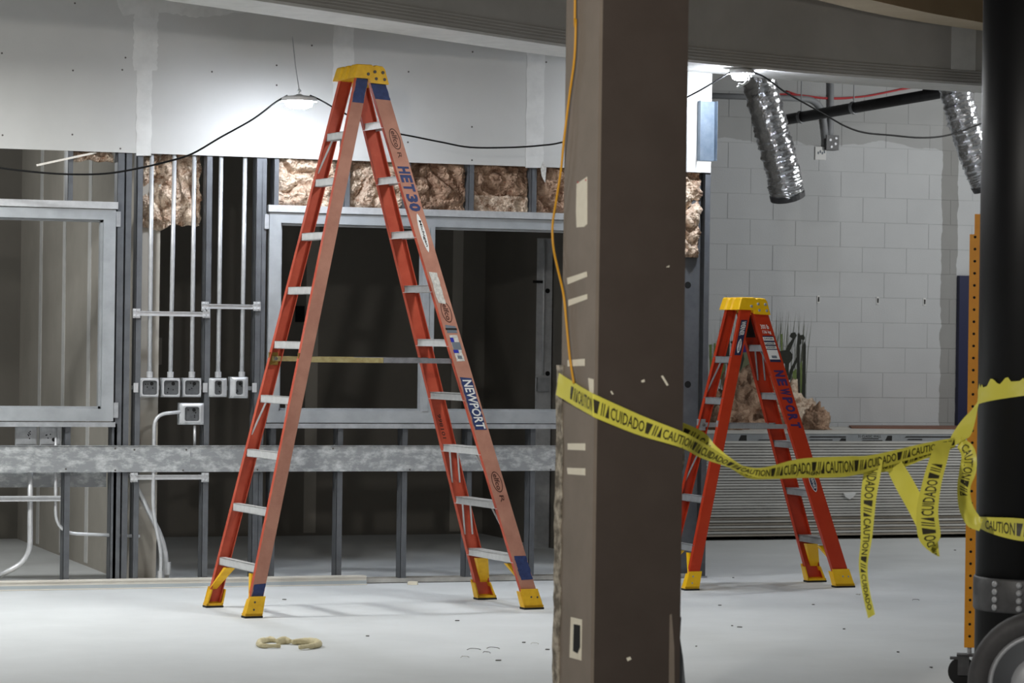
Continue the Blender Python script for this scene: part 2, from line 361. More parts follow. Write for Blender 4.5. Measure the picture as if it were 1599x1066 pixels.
MBs = MB().loft([[(idx(uf, i).x, idx(uf, i).y, 3.55), (idx(uf, i).x, idx(uf, i).y, 4.24), (idx(ub, i).x, idx(ub, i).y, 4.24), (idx(ub, i).x, idx(ub, i).y, 3.55)] for i in range(k)], mi=lambda q: 1 if q == 3 else 0)
struct(MBs.build('ceiling_soffit', ['brownpaint', 'beige']), 'curved brown soffit with beige underside above the bulkhead')

# upper drywall of the stud wall
zD = W(500, 249).z
wall_up = struct(MB().box((1.2, YW+.001, zD+.012), (7.33, YW+.006, 4.24)).build('wall_upper', 'dryedge'), 'white plasterboard upper wall with taped joints')
xs = [1.2, W(228, 120).x, W(538, 120).x, W(836, 120).x, W(1110, 200).x]
for a, b in zip(xs, xs[1:]):
    MB().box((a+.001, YW-.0127, zD), (b-.001, YW, 4.24)).build('drywall_board', 'drywall', wall_up)
def blob(outline, th=.0016, name='joint_compound'):
    mb = MB().prism([W(x, y, -.0127) for x, y in outline], (0, -th, 0)); return mb.build(name, 'mud', wall_up)
def strip_outline(xa, xb, ya, yb, n=26, j=1.1, slant=-.013):
    L = []; R_ = []
    for i in range(n+1):
        y = ya+(yb-ya)*i/n; s = slant*(y-ya)
        L.append((xa+s+random.uniform(-j, j), y)); R_.append((xb+s+random.uniform(-j, j), y))
    return L+R_[::-1]
blob(strip_outline(215, 239, 20, 243)); blob(strip_outline(521, 553, 24, 249)); blob(strip_outline(823, 851, 66, 262))
blob(strip_outline(209, 247, 8, 110, j=1.5), .0007)
top = [(180, -8), (425, -8), (424, 14)]+[(x, 23+4*math.sin(x*.045)+random.uniform(-1.5, 1.5)) for x in range(415, 190, -6)]+[(186, 12)]
blob(top, .002)
sc = MB()
for x, y in ((117, 5), (3, 83), (114, 110), (196, 90), (191, 109), (4, 211), (113, 210), (188, 232), (331, 112), (432, 102), (390, 2), (487, 71), (432, 133), (738, 81), (638, 112), (737, 198), (637, 222), (737, 250), (853, 97), (638, 50)):
    p = W(x, y, -.0127); sc.lathe(p, [(.006, 0), (.005, .001)], 8, (0, -1, 0))
tag(sc.build('screw_heads', 'scrap', wall_up), kind='stuff')
# torn paper flap at the lower right corner of the boards
MB().prism([W(x, y, -.0127) for x, y in ((844, 264), (848, 252), (853, 262), (851, 285), (846, 276))], (0, -.004, 0)).build('torn_paper', 'paper', wall_up)

# steel studs and tracks
wall_st = empty('wall_studs', (5, YW, 0)); struct(wall_st, 'open steel stud framing of the unfinished wall')
def stud(xpx, ypx, z0, z1, wid=.036, Y=YW, depth=.092, name='stud', m='galvdark'):
    x = on_y(xpx, ypx, Y).x; t = .0025; mb = MB()
    mb.box((x, Y, z0), (x+wid, Y+t, z1)); mb.box((x, Y, z0), (x+t, Y+depth, z1)); mb.box((x, Y+depth-t, z0), (x+wid, Y+depth, z1))
    return mb.build(name, m, wall_st)
ZT = zD+.25
zh1, zs1 = W(90, 316).z, W(90, 661).z      # window heads / sills
zh2, zs2 = W(650, 327).z, W(650, 665).z
for x, wd in ((182, .042), (195, .036), (213, .034), (321, .036), (399, .036), (408, .028)): stud(x, 400, .03, ZT, wd)
stud(428, 280, zh2, ZT, .03)
for x in (-60, 106): stud(x, 280, zh1, ZT, .03)
for x in (538, 633, 732, 830, 924, 1020): stud(x, 290, zh2, ZT, .034)
for x in (99, ): stud(x, 820, .03, zs1, .036)
stud(172, 820, .03, zs1, .034)
for x in (420, 525, 626, 727, 826): stud(x, 820, .03, zs2, .036)
MB().box((1.2, YW-.002, 0), (7.4, YW+.095, .004)).box((1.2, YW-.002, 0), (7.4, YW+.001, .03)).box((1.2, YW+.093, 0), (7.4, YW+.095, .032)).build('floor_track', 'dirtytrack', wall_st)
# end of the wall: post with punched web plus corner flange
xe0, xe1, xe2 = W(1060, 600).x, W(1097, 600).x, W(1105, 600).x
MB().box((xe1, YW-.002, .0), (xe2, YW+.0, ZT)).box((xe2-.003, YW, 0), (xe2, YW+.14, ZT)).build('corner_angle', 'galvdark', wall_st)
es = MB().box((xe0-.05, YW+.06, 0), (xe1-.005, YW+.063, ZT)).build('end_stud', 'galvdark', wall_st)
for yy in (445, 600, 755):
    p = on_y(1074, yy, YW+.06)
    MB().lathe((p.x, YW+.0598, p.z), [(.022, 0), (.022, .001)], 14, (0, -1, 0)).build('service_hole', 'dark', es)
MB().box((xe0-.1, YW-.01, 0), (xe2+.01, YW+.1, .012)).build('base_plate', 'galv', wall_st)
# steel post with conduit standing deep inside the dark room
PX, PY = 7.26, 19.65
pa = on_y(836, 600, PY).x; pb = on_y(861, 600, PY).x; zt = on_y(850, 372, PY).z
ps = MB().box((pa, PY, .0), (pb, PY+.003, zt)).box((pb-.003, PY, 0), (pb, PY+.09, zt)).build('deep_stud', 'shiny', wall_st)
MB().tube([((pa+pb)/2-.01, PY-.012, zt-.01), ((pa+pb)/2-.01, PY-.012, on_y(850, 585, PY).z)], .009, 8).build('conduit', 'shiny', ps, True)
p = on_y(847, 600, PY); MB().box((p.x-.05, PY-.04, p.z-.05), (p.x+.04, PY, p.z+.05)).build('switch_box', 'galv', ps)
for yy in (454, 583): q = on_y(855, yy, PY); MB().lathe((q.x, PY-.001, q.z), [(.018, 0), (.018, .002)], 12, (0, -1, 0)).build('service_hole', 'dark', ps)
MB().box((pa-.03, PY-.013, on_y(850, 442, PY).z), (pa+.06, PY+.0, on_y(850, 438, PY).z)).build('cable_clip', 'dark', ps)

# steel window frames
def win(name, label, xa, xb, ytop_px, ybot_px, xref, mullion=None):
    """xa, xb world x of the frame, heights from pixels at xref"""
    r = empty(name, ((xa+xb)/2, YW, .9)); struct(r, label); fw = .072; D0, D1 = YW-.016, YW+.11
    zt_, zb_ = W(xref, ytop_px).z, W(xref, ybot_px).z
    def bar(nm, a, b):   # profiled bar: broad face, recessed stop
        mb = MB().box((a[0], D0, a[1]), (b[0], D0+.05, b[1])); return mb
    hd = bar('', (xa, zt_-fw*.85), (xb, zt_)).build('head', 'frame', r); MB().box((xa+fw, D0+.03, zt_-fw*.85-.014), (xb-fw, D0+.07, zt_-fw*.85)).build('stop_bead', 'frame', hd)
    sl = bar('', (xa, zb_), (xb, zb_+fw)).build('sill_bar', 'frame', r); MB().box((xa+fw, D0+.03, zb_+fw), (xb-fw, D0+.07, zb_+fw+.014)).build('stop_bead', 'frame', sl)
    for k, (a, b) in enumerate(((xa, xa+fw), (xb-fw, xb))):
        j = bar('', (a, zb_+fw), (b, zt_-fw*.85)).build('jamb', 'frame', r)
        MB().box((b if k == 0 else a-.014, D0+.03, zb_+fw), (b+.014 if k == 0 else a, D0+.07, zt_-fw*.85)).build('stop_bead', 'frame', j)
    if mullion:
        MB().box((mullion, D0, zb_+fw), (mullion+.085, D0+.05, zt_-fw*.85)).box((mullion+.014, D0-.004, zb_+fw), (mullion+.05, D0, zt_-fw*.85)).build('mullion', 'frame', r)
    # header and sill tracks
    MB().box((xa-.01, YW-.03, zt_+.004), (xb+.01, YW+.1, zt_+.045)).build('header_track', 'shiny', r)
    MB().box((xa-.01, YW-.03, zb_-.034), (xb+.01, YW+.1, zb_-.006)).build('sill_track', 'galv', r)
    for z in (zt_-.1, zb_+.02):
        if name == 'window_1': MB().box((xb+.002, YW-.012, z), (xb+.03, YW-.006, z+.09)).build('anchor_clip', 'galv', r)
        else: MB().box((xa-.03, YW-.012, z), (xa-.002, YW-.006, z+.09)).build('anchor_clip', 'galv', r)
    return r
win('window_1', 'unglazed grey steel window frame at the left of the stud wall', 1.5, W(178, 500).x, 325, 657, 90)
win('window_2', 'wide unglazed grey steel window frame behind the tall ladder', W(418, 500).x, 6.75, 338, 660, 650, W(656, 500).x)

# column in front, with plaster scars, and black column at the right
cx0, cy0 = 3.717, 9.502; cw, cdp = .338, .35
col = empty('column', (cx0+cw/2, cy0+cdp/2, 0)); struct(col, 'square taupe painted column wrapped with caution tape')
MB().box((cx0+.012, cy0+.012, 0), (cx0+cw, cy0+cdp, 4.25)).build('core', 'column', col)
lp = MB().box((cx0, cy0, 0), (cx0+.012, cy0+cdp-.02, 4.25)).build('side_panel', 'column', col)
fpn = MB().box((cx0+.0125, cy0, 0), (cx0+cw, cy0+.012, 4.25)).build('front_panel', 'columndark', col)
def scar(pts, m='plaster', th=.002, name='plaster_patch'):
    return MB().prism([on_x(x, y, cx0) for x, y in pts], (-th, 0, 0)).build(name, m, lp)
scar([(901, 287), (917, 276), (917, 350), (913, 354), (901, 355), (900, 330)])
for q in ([(886, 434), (916, 424), (917, 432), (887, 444)], [(888, 468), (917, 459), (917, 467), (888, 478)], [(887, 562), (913, 560), (913, 571), (887, 572)], [(887, 692), (914, 692), (914, 703), (887, 702)], [(886, 730), (914, 731), (914, 742), (887, 740)], [(919, 590), (927, 592), (927, 614), (921, 612)]): scar(q)
o = scar([(892, 963), (909, 967), (908, 1031), (890, 1026)], name='outlet_plate')
MB().prism([on_x(x, y, cx0-.002) for x, y in ((896, 974), (906, 976), (906, 1010), (902, 1020), (895, 1016))], (-.0008, 0, 0)).build('outlet_opening', 'dark', o)
for x, y in ((902.5, 284.5), (915, 281)): MB().lathe(on_x(x, y, cx0-.002), [(.004, 0), (.003, .002)], 8, (-1, 0, 0)).build('wall_plug', 'red', lp)
for pts in ([(1032, 587), (1035, 586), (1044, 601), (1041, 602)], [(1001, 594), (1006, 592), (1007, 596), (1002, 597)], [(953, 611), (955, 610), (958, 615), (956, 616)], [(978, 1027), (984, 1025), (986, 1029), (980, 1032)], [(1040, 417), (1045, 414), (1045, 417)]):
    MB().prism([on_y(x, y, cy0) for x, y in pts], (0, -.0012, 0)).build('scratch', 'plaster', fpn)
# ragged torn edge at the back of the side panel
ring = []
for i in range(40):
    z = 1.42*(i/39); jx = random.uniform(-.004, .012); jy = random.uniform(-.01, .012)
    ring.append([(cx0-.003-jx*.4, cy0+cdp-.045+jy, z), (cx0-.006-jx*.4, cy0+cdp+.012, z), (cx0+.03, cy0+cdp+.015, z), (cx0+.03, cy0+cdp-.03, z)])
MB().loft(ring).build('torn_edge', 'dirtyedge', col)
# broken board hanging from the right corner near the floor
xr = cx0+cw
def colr(x, y): return on_y(x, y, cy0+.02)
MB().prism([colr(*q) for q in ((1048, 945), (1058, 930), (1061, 960), (1064, 964), (1062, 995), (1067, 1030), (1074, 1110), (1060, 1110), (1053, 1020))], (0, .02, 0)).build('broken_board', 'galvdark', col)
MB().prism([on_y(x, y, cy0-.002) for x, y in ((1046, 960), (1049, 958), (1053, 1010), (1054, 1110), (1044, 1110))], (0, .014, 0)).build('bare_edge', 'column', col)
MB().prism([colr(*q) for q in ((1062, 690), (1069, 694), (1069, 722), (1066, 735), (1063, 716))], (0, .02, 0)).build('chipped_plaster', 'dirtyedge', col)

bc = at_depth(1527+84, 533, 11.35); bcol = empty('column_black', (bc.x, bc.y, 0)); struct(bcol, 'round black painted steel column at the right edge')
BR = .205
MB().lathe((bc.x, bc.y, 0), [(BR, 0), (BR, 4.25)], 48).build('shaft', 'blackcol', bcol, smooth=True)
zb_ = at_depth(1560, 930, 11.2).z
MB().lathe((bc.x, bc.y, zb_-.065), [(BR+.004, 0), (BR+.008, .008), (BR+.008, .122), (BR+.004, .13)], 48).build('clamp_band', 'darkgrey', bcol, smooth=True)
for k in range(4):
    for a in (-2.72, -2.25, -1.95, -1.6):
        q = Vector((bc.x+(BR+.008)*math.cos(a), bc.y+(BR+.008)*math.sin(a), zb_-.045+.03*k))
        MB().lathe(q, [(.012, -.002), (.012, .006), (.006, .01)], 10, (math.cos(a), math.sin(a), 0)).build('band_bolt', 'lightgrey', bcol)

# ================================================================== LADDERS
def ladder(name, label, loc, rz, steps, right, left, ys, cap_top, rungs, mats, web=(.088, .07), spread_z=1.38, braces_r=(), braces_l=(), old=True):
    """right/left: (x at z=0, slope) of the visible step edges; ys: (inner width at 0, slope)"""
    mo, mi_, my = mats; AL = 'alu' if old else 'alu_dim'
    r = empty(name, (loc[0], loc[1], 0), rz); tag(r, label, 'ladder')
    X = lambda side, z: (right[0]+right[1]*z+.036) if side > 0 else (left[0]+left[1]*z+.03)
    Wd = lambda z: ys[0]+ys[1]*z
    loc_ = lambda p: WM[r.name] @ Vector(p)
    out = {}
    ztop = cap_top-.03
    for side in (1, -1):
        wb = web[0] if side > 0 else web[1]
        for s in (-1, 1):
            t, fl = .005, .028
            def sec(z):
                x, yo = X(side, z), Wd(z)/2; h = wb/2*1.03
                pr = [(-h, t), (h, t), (h, -fl), (h-t, -fl), (h-t, 0), (-h+t, 0), (-h+t, -fl), (-h, -fl)]
                return [(x+a, s*(yo+b), z) for a, b in pr]
            zt_ = ztop if side > 0 else ztop-.012
            mb = MB().loft([sec(.03), sec(zt_)], mi=lambda k: 0 if k == 0 else 1)
            o = mb.build('rail', [mo, mi_], r, world=False); out[side, s] = o
            # foot: yellow shoe around the rail end, rubber pad below
            x, yo = X(side, .02), Wd(.02)/2; h = wb/2+.008; dx = right[1] if side > 0 else left[1]
            sh = MB()
            for a, b in (((-h, .005), (h, .013)), ((-h, -.045), (-h+.008, .006)), ((h-.008, -.045), (h, .006))):
                y0, y1 = s*(yo+a[1]), s*(yo+b[1]); k = dx*.1; zt2 = .115 if b[1] > .01 else .1
                fl_ = 1.12
                sh.hexa([(x+a[0]*fl_, y0, .012), (x+b[0]*fl_, y0, .012), (x+b[0]*fl_, y1, .012), (x+a[0]*fl_, y1, .012), (x+a[0]+k, y0, zt2), (x+b[0]+k, y0, zt2), (x+b[0]+k, y1, zt2), (x+a[0]+k, y1, zt2)])
            sh.box((x-h*1.12, min(s*(yo-.045), s*(yo+.013)), .01), (x+h*1.12, max(s*(yo-.045), s*(yo+.013)), .024))
            f = sh.build('foot', my, r, world=False)
            MB().box((x-h*1.16, min(s*(yo-.048), s*(yo+.016)), 0), (x+h*1.16, max(s*(yo-.048), s*(yo+.016)), .011)).build('rubber_pad', 'rubber', f, world=False)
            for bx, bz in ((-.018, .07), (.02, .068)) if side > 0 else ((0, .045), (.005, .085)):
                MB().lathe((x+bx, s*(yo+.013), bz), [(.006, 0), (.004, .003)], 8, (0, s, 0)).build('rivet', 'darkgrey' if old else AL, f, world=False)
            # yellow brace from the lowest step to the foot
            z1 = rungs[0] if side < 0 else steps[0]
            xa, ya = X(side, z1), Wd(z1)/2; h2 = wb/2*.8
            MB().hexa([(x-h2*.8, s*(yo-.012), .1), (x+h2*.8, s*(yo-.012), .1), (x+h2*.8, s*(yo-.004), .1), (x-h2*.8, s*(yo-.004), .1),
                       (xa-h2, s*(ya-.13), z1-.03), (xa+h2, s*(ya-.13), z1-.03), (xa+h2, s*(ya-.09), z1-.03), (xa-h2, s*(ya-.09), z1-.03)]).build('foot_brace', my, r, world=False)
    for k, z in enumerate(steps):
        x, yo = X(1, z), Wd(z)/2; d = .04
        mb = MB().box((x-d, -yo, z-.02), (x-d+.004, yo, z+.02)).box((x+d-.004, -yo, z-.02), (x+d, yo, z+.02))
        for q in range(5): mb.box((x-d+.006+q*.0145, -yo, z+.014), (x-d+.016+q*.0145, yo, z+.0205))
        mb.box((x-d, -yo, z+.013), (x+d, yo, z+.018)); mb.build('step', AL, r, world=False)
    for z in rungs:
        x, yo = X(-1, z), Wd(z)/2
        MB().box((x-.03, -yo, z-.021), (x-.026, yo, z+.021)).box((x-.03, -yo, z+.017), (x+.012, yo, z+.021)).box((x-.03, -yo, z-.021), (x+.012, yo, z-.017)).build('rear_bar', AL, r, world=False)
    for side, ks in ((1, braces_r), (-1, braces_l)):
        for k in ks:
            z = (steps if side > 0 else rungs)[k-1]
            for s in (-1, 1):
                x, yo = X(side, z), Wd(z)/2; zl = z-.2; xl, yl = X(side, zl), Wd(zl)/2-.004
                for dx in ((-.028, .02) if side > 0 else (-.022,)):
                    a, b = Vector((x+dx, s*(yo-.09), z-.018)), Vector((xl+dx, s*yl, zl)); n = Vector((.005, 0, 0)); v = (b-a).cross(n).normalized()*.0015
                    MB().obox((a+b)/2, (b-a)/2, n, v).build('knee_brace', AL, r, world=False)
    # spreaders
    for s in (-1, 1):
        x0, x1, yy = X(-1, spread_z), X(1, spread_z), s*(Wd(spread_z)/2-.02); xm = x0+(x1-x0)*.55
        sp = MB().box((x0-.02, yy-.003, spread_z-.014), (xm, yy+.003, spread_z+.014)).build('spreader', 'spreadA' if old else AL, r, world=False)
        MB().box((xm-.04, yy-.007, spread_z-.014), (x1, yy-.003, spread_z+.014)).build('spreader_arm', 'spreadB' if old else AL, sp, world=False)
        MB().box((x0-.035, min(yy, yy+s*.02), spread_z-.035), (x0+.015, max(yy, yy+s*.02), spread_z+.035)).build('spreader_bracket', 'brass' if old else AL, sp, world=False)
        for xx in (x1-.005, x0): MB().lathe((xx, yy-.008, spread_z), [(.01, 0), (.008, .01)], 10, (0, -1, 0)).build('pivot', 'scrap', sp, world=False)
    # top cap: moulded block with flared lower edge on the step side
    zc = cap_top; wy_ = Wd(zc)/2
    xl, xr_ = X(-1, zc-.1)-.045, X(1, zc-.1)+.05
    prof = [(xl+.012, zc-.006), (xl+.02, zc), (xl+.1, zc), (xl+.112, zc-.008), (xl+.125, zc-.002), (xr_-.03, zc-.006), (xr_-.018, zc-.018), (xr_+.004, zc-.102), (X(1, zc-.1)-.05, zc-.097), (X(1, zc-.1)-.062, zc-.074), (xl-.008, zc-.072)]
    yn = wy_+.028
    rings = []
    for fr, q in ((-1.0, 0), (-.93, .004), (-.45, .004), (-.38, -.004), (-.2, -.004), (-.13, .004), (.13, .004), (.2, -.004), (.38, -.004), (.45, .004), (.93, .004), (1.0, 0)):
        rings.append([(a-(q if i in (0, 1, 10) else 0), fr*yn*(1 if b > zc-.05 else 1.06), b+(q if b > zc-.02 else 0)) for i, (a, b) in enumerate(prof)])
    cap = MB().loft(rings).build('top_cap', my, r, world=False)
    for bx, bz in ((X(-1, zc-.1)+.03, -.05), (X(1, zc-.1)-.03, -.036), (X(1, zc-.1)-.022, -.074), (X(1, zc-.1)+.018, -.038), (X(1, zc-.1)+.028, -.076)):
        MB().lathe((bx, -yn*1.035, zc+bz), [(.009, -.006), (.009, .004), (.006, .006)], 10, (0, -1, 0)).build('rivet', 'scrap' if old else AL, cap, world=False)
    # coordinates on the outer near webs: a along the rail (metres below z), b across
    def face(side, off=.0062):
        def fn(z, b): return (X(side, z)+b, -(Wd(z)/2+off), z)
        return fn
    return r, out, face, X, Wd

mat('spreadA_', (150, 132, 84), (176, 164, 116), rough=.6, scale=30); M['spreadA'] = MATS['spreadA_']
mat('spreadB_', (128, 128, 132), (148, 148, 152), rough=.5, metal=.4, scale=30); M['spreadB'] = MATS['spreadB_']
mat('brass_', (150, 118, 50), (120, 96, 46), rough=.5, metal=.4, scale=30); M['brass'] = MATS['brass_']

def lin2(a, b, z0, z1):   # value a at z0, b at z1 -> (value at 0, slope)
    s = (b-a)/(z1-z0); return (a-s*z0, s)
big, brail, bface, bX, bW = ladder('step_ladder', 'tall faded orange fibreglass stepladder in front of the stud wall', (4.6124, 15.4781), .0981,
    [k*.3-.021 for k in range(1, 10)], lin2(.9511, .1091, -.021, 2.679), lin2(-.7301, -.1091, -.043, 2.657), lin2(.6598, .2909, -.021, 2.679), 3.0,
    [k*.3-.043 for k in range(1, 9)]+[2.612], ('fade', 'oldorange', 'yellowold'), braces_r=(2, 3), braces_l=(4, 9))
small, srail, sface, sX, sW = ladder('step_ladder', 'short bright orange stepladder with yellow cap beside the taped column', (7.3845, 16.4159), .0069,
    [k*.297-.0165 for k in range(1, 6)], lin2(.5969, .0985, 0, 1.5), lin2(-.4379, -.0985, 0, 1.5), lin2(.4292, .2556, 0, 1.5), 1.775,
    [.249, .543, .842, 1.141, 1.395], ('neworange', 'neworange', 'yellow'), web=(.098, .066), spread_z=.99, braces_r=(5, ), braces_l=(5, 3), old=False)

# marks along a rail: z runs down from z0 to z1, b across the web
def rail_text(face, s, z0, z1, b0, b1, m, par, off=.0066, name='lettering', bold=.02, side=1):
    fn = face(side, off); letters_mb = letters(MB(), s, lambda u, v: fn(z0+(z1-z0)*u, b0+(b1-b0)*v), bold=bold)
    return letters_mb.build(name, m, par, world=False)
def rail_patch(face, z0, z1, b0, b1, m, par, off=.006, jag=0.0, name='paint_patch', side=1, round_=False, n=10):
    fn = face(side, off); L = []; R_ = []
    for i in range(n+1):
        t = i/n; z = z0+(z1-z0)*t; k = math.sin(math.pi*t)**.6 if round_ else 1
        c = (b0+b1)/2; hw = (b1-b0)/2*max(k, .02)
        L.append(fn(z+random.uniform(-jag, jag), c-hw+random.uniform(-jag, jag)*.5)); R_.append(fn(z+random.uniform(-jag, jag), c+hw+random.uniform(-jag, jag)*.5))
    poly = L+R_[::-1]
    return MB().prism(poly, (0, -.0005, 0)).build(name, m, par, world=False)
def oval_ring(face, zc, bc_, hz, hb, m, par, off=.0064, side=1):
    fn = face(side, off); mb = MB(); n = 28
    a = [fn(zc+hz*math.cos(k*2*math.pi/n), bc_+hb*math.sin(k*2*math.pi/n)) for k in range(n)]; q = .87
    b = [fn(zc+hz*(q+.04)*math.cos(k*2*math.pi/n), bc_+hb*q*math.sin(k*2*math.pi/n)) for k in range(n)]
    mb.add(a+b, [(k, (k+1) % n, n+(k+1) % n, n+k) for k in range(n)]); return mb.build('oval_stamp', m, par, world=False)
R1 = brail[1, -1]; R2 = brail[-1, -1]
# z of a pixel on the near right rail of the tall ladder
def proj_y(p): q = p-CAMPOS; return 533-F*q.dot(_u2)/q.dot(_d)
def z_for(root, X_, W_, y, zmax):
    lo, hi = 0.0, zmax
    for _ in range(40):
        z = (lo+hi)/2
        if proj_y(WM[root.name] @ Vector((X_(1, z), -W_(z)/2, z))) > y: lo = z
        else: hi = z
    return (lo+hi)/2
def zb(y): return z_for(big, bX, bW, y, 3.2)
rail_patch(bface, zb(124), zb(156), -.045, .045, 'blue', R1, jag=.004)
rail_patch(bface, zb(868), zb(905), -.03, .044, 'blue', R1, jag=.006)
rail_patch(bface, zb(122), zb(163), -.034, .034, 'blue', R2, jag=.005, side=-1)
rail_patch(bface, zb(900), zb(935), -.03, .034, 'blue', R2, jag=.005, side=-1)
for yc in (217, 487, 752):
    oval_ring(bface, zb(yc), .002, .058, .03, 'brownink', R1); rail_text(bface, 'elfco', zb(yc)+.044, zb(yc)-.044, -.012, .018, 'brownink', R1, bold=.015)
rail_text(bface, 'R', zb(238), zb(247), -.01, .014, 'brownink', R1, bold=0); rail_text(bface, 'R', zb(773), zb(784), -.01, .016, 'brownink', R1, bold=0)
for ch, y0, y1 in (('H', 260, 271), ('E', 273, 285), ('T', 287, 299), ('3', 303, 316), ('0', 317, 330)):
    rail_text(bface, ch, zb(y0), zb(y1), -.034, .034, 'blue', R1, bold=.05)
e = rail_patch(bface, zb(333), zb(394), -.016, .02, 'white', R1, round_=True, n=16, name='name_label'); rail_text(bface, 'Michigan', zb(344), zb(385), -.006, .012, 'black', e, off=.0075)
e = rail_patch(bface, zb(425), zb(474), -.032, .014, 'paper', R1, jag=.005, name='torn_label')
rail_patch(bface, zb(508), zb(520), -.03, .03, 'greylabel', R1, jag=.004, name='scuffed_label'); rail_patch(bface, zb(512), zb(515), -.034, .034, 'black', R1, off=.0068, name='label_mark')
e = rail_patch(bface, zb(523), zb(564), -.024, .024, 'paper', R1, jag=.004, name='torn_label')
rail_patch(bface, zb(534), zb(546), -.022, .028, 'greylabel', e, off=.0068, name='label_mark'); rail_patch(bface, zb(527), zb(534), -.024, -.004, 'bluelabel', e, off=.0068, name='label_mark'); rail_patch(bface, zb(546), zb(551), -.026, .004, 'bluelabel', e, off=.0068, name='label_mark'); rail_patch(bface, zb(555), zb(560), -.012, .014, 'greylabel', e, off=.0068, name='label_mark')
e = rail_patch(bface, zb(590), zb(671), -.036, .034, 'blue', R1, jag=.005, n=18, name='paint_patch'); rail_text(bface, 'NEWPORT', zb(593), zb(669), -.026, .03, 'white', e, off=.0074, bold=.02)
# small serial on the inner face of the far right rail
fz = brail[1, 1]
letters(MB(), '101866', lambda u, v: (bX(1, zb(690)+.14*u)+.005-.022*v, (bW(zb(690)+.14*u)/2-.0006), zb(690)+.14*u), bold=.02).build('serial_number', 'brownink', fz, world=False)

S1 = srail[1, -1]; S2 = srail[-1, -1]
def zs(y): return z_for(small, sX, sW, y, 2.0)
rail_text(sface, '300 lb', zs(507), zs(516), -.0, .0, 'white', S1) if False else None
def htext(face, s, z0, z1, b0, b1, m, par, off=.0066, side=1):   # upright lettering across the web, following its slope
    fn = face(side, off); return letters(MB(), s, lambda u, v: fn(z0+(z1-z0)*v, b0+(b1-b0)*u), bold=.02).build('lettering', m, par, world=False)
htext(sface, '300 lb', zs(513.5), zs(506.5), -.028, .026, 'white', S1); htext(sface, '136 kg', zs(522), zs(515.5), -.026, .03, 'white', S1)
e = rail_patch(sface, zs(525), zs(564), -.036, .036, 'white', S1, name='warning_label')
for a, b in ((524, 526), (531.5, 534), (538, 540), (544.5, 546), (561, 565)): rail_patch(sface, zs(a), zs(b), -.036, .036, 'navy', e, off=.0068, name='label_mark', n=1)
for a in (528, 535.5, 541.5): htext(sface, 'DANGER', zs(a+2), zs(a-1), -.03, .03, 'black', e, off=.0072)
rail_patch(sface, zs(555), zs(559), -.016, .018, 'greylabel', e, off=.0068, name='label_mark', n=1)
for ch, y0, y1 in zip('NEWPORT', (578, 591, 606, 620, 632, 646, 659), (588, 602, 617, 630, 643, 656, 668)):
    rail_text(sface, ch, zs(y0), zs(y1), -.032, .034, 'purpleink', S1, bold=.05)
e = rail_patch(sface, zs(737), zs(768), -.024, .02, 'white', S1, round_=True, n=14, name='maker_badge'); e2 = rail_patch(sface, zs(738.5), zs(766.5), -.02, .016, 'navy', e, round_=True, n=14, off=.0068, name='badge_field'); rail_text(sface, 'WERNER', zs(741), zs(763), -.01, .008, 'white', e2, off=.0074)
e = rail_patch(sface, zs(500), zs(555), -.02, .022, 'navy', S2, side=-1, name='maker_label'); rail_text(sface, 'WERNER', zs(502), zs(524), -.014, .016, 'white', e, off=.0072, side=-1); rail_patch(sface, zs(529), zs(552), -.012, .014, 'white', e, side=-1, off=.0068, round_=True, name='label_badge'); rail_text(sface, 'WERNER', zs(531), zs(549), -.006, .008, 'navy', e, off=.0078, side=-1)
z0, z1 = zs(492), zs(527); sf = srail[1, 1]
MB().prism([(sX(1, z)+b, sW(z)/2-.0004, z) for z, b in ((z0, -.036), (z0, .036), (z1, .036), (z1, -.036))], (0, -.0008, 0)).build('safety_label', 'black', sf, world=False)

# ================================================================== ELECTRICAL ROUGH-IN
CG = 'conduits dropping down the stud bay'
YC = YW+.02
def conduit(pts, r, label, name='conduit', group=None, coupling=None, m='shiny'):
    t = empty(name, (pts[0][0], pts[0][1], min(p[2] for p in pts))); tag(t, label, 'conduit', group)
    MB().tube(pts, r, 10).build('tube', m, t, smooth=True)
    for c, l in (coupling or []):
        c = Vector(c); MB().tube([c-Vector((0, 0, l/2)), c+Vector((0, 0, l/2))], r*1.45, 10).build('coupling', m, t, smooth=False)
    return t
bx = [(237, 233.5, 234, 605), (273, 266, 267, 605), (303.5, 299.5, 300.5, 605.5), (345.5, 340.5, 341, 605.5), (383, 377.5, 373, 606)]
names = ['first', 'second', 'third', 'fourth', 'fifth']
for i, (xt, xb, xc, yc) in enumerate(bx):
    a, b = W(xt, 236, .02), W(xb, 590, .02)
    conduit([(a.x, YC, ZT-.02), (b.x, YC, b.z)], .0135, f'{names[i]} from the left of five straight conduits dropping to a box', group=CG, coupling=[((b.x, YC, b.z+.02), .035)])
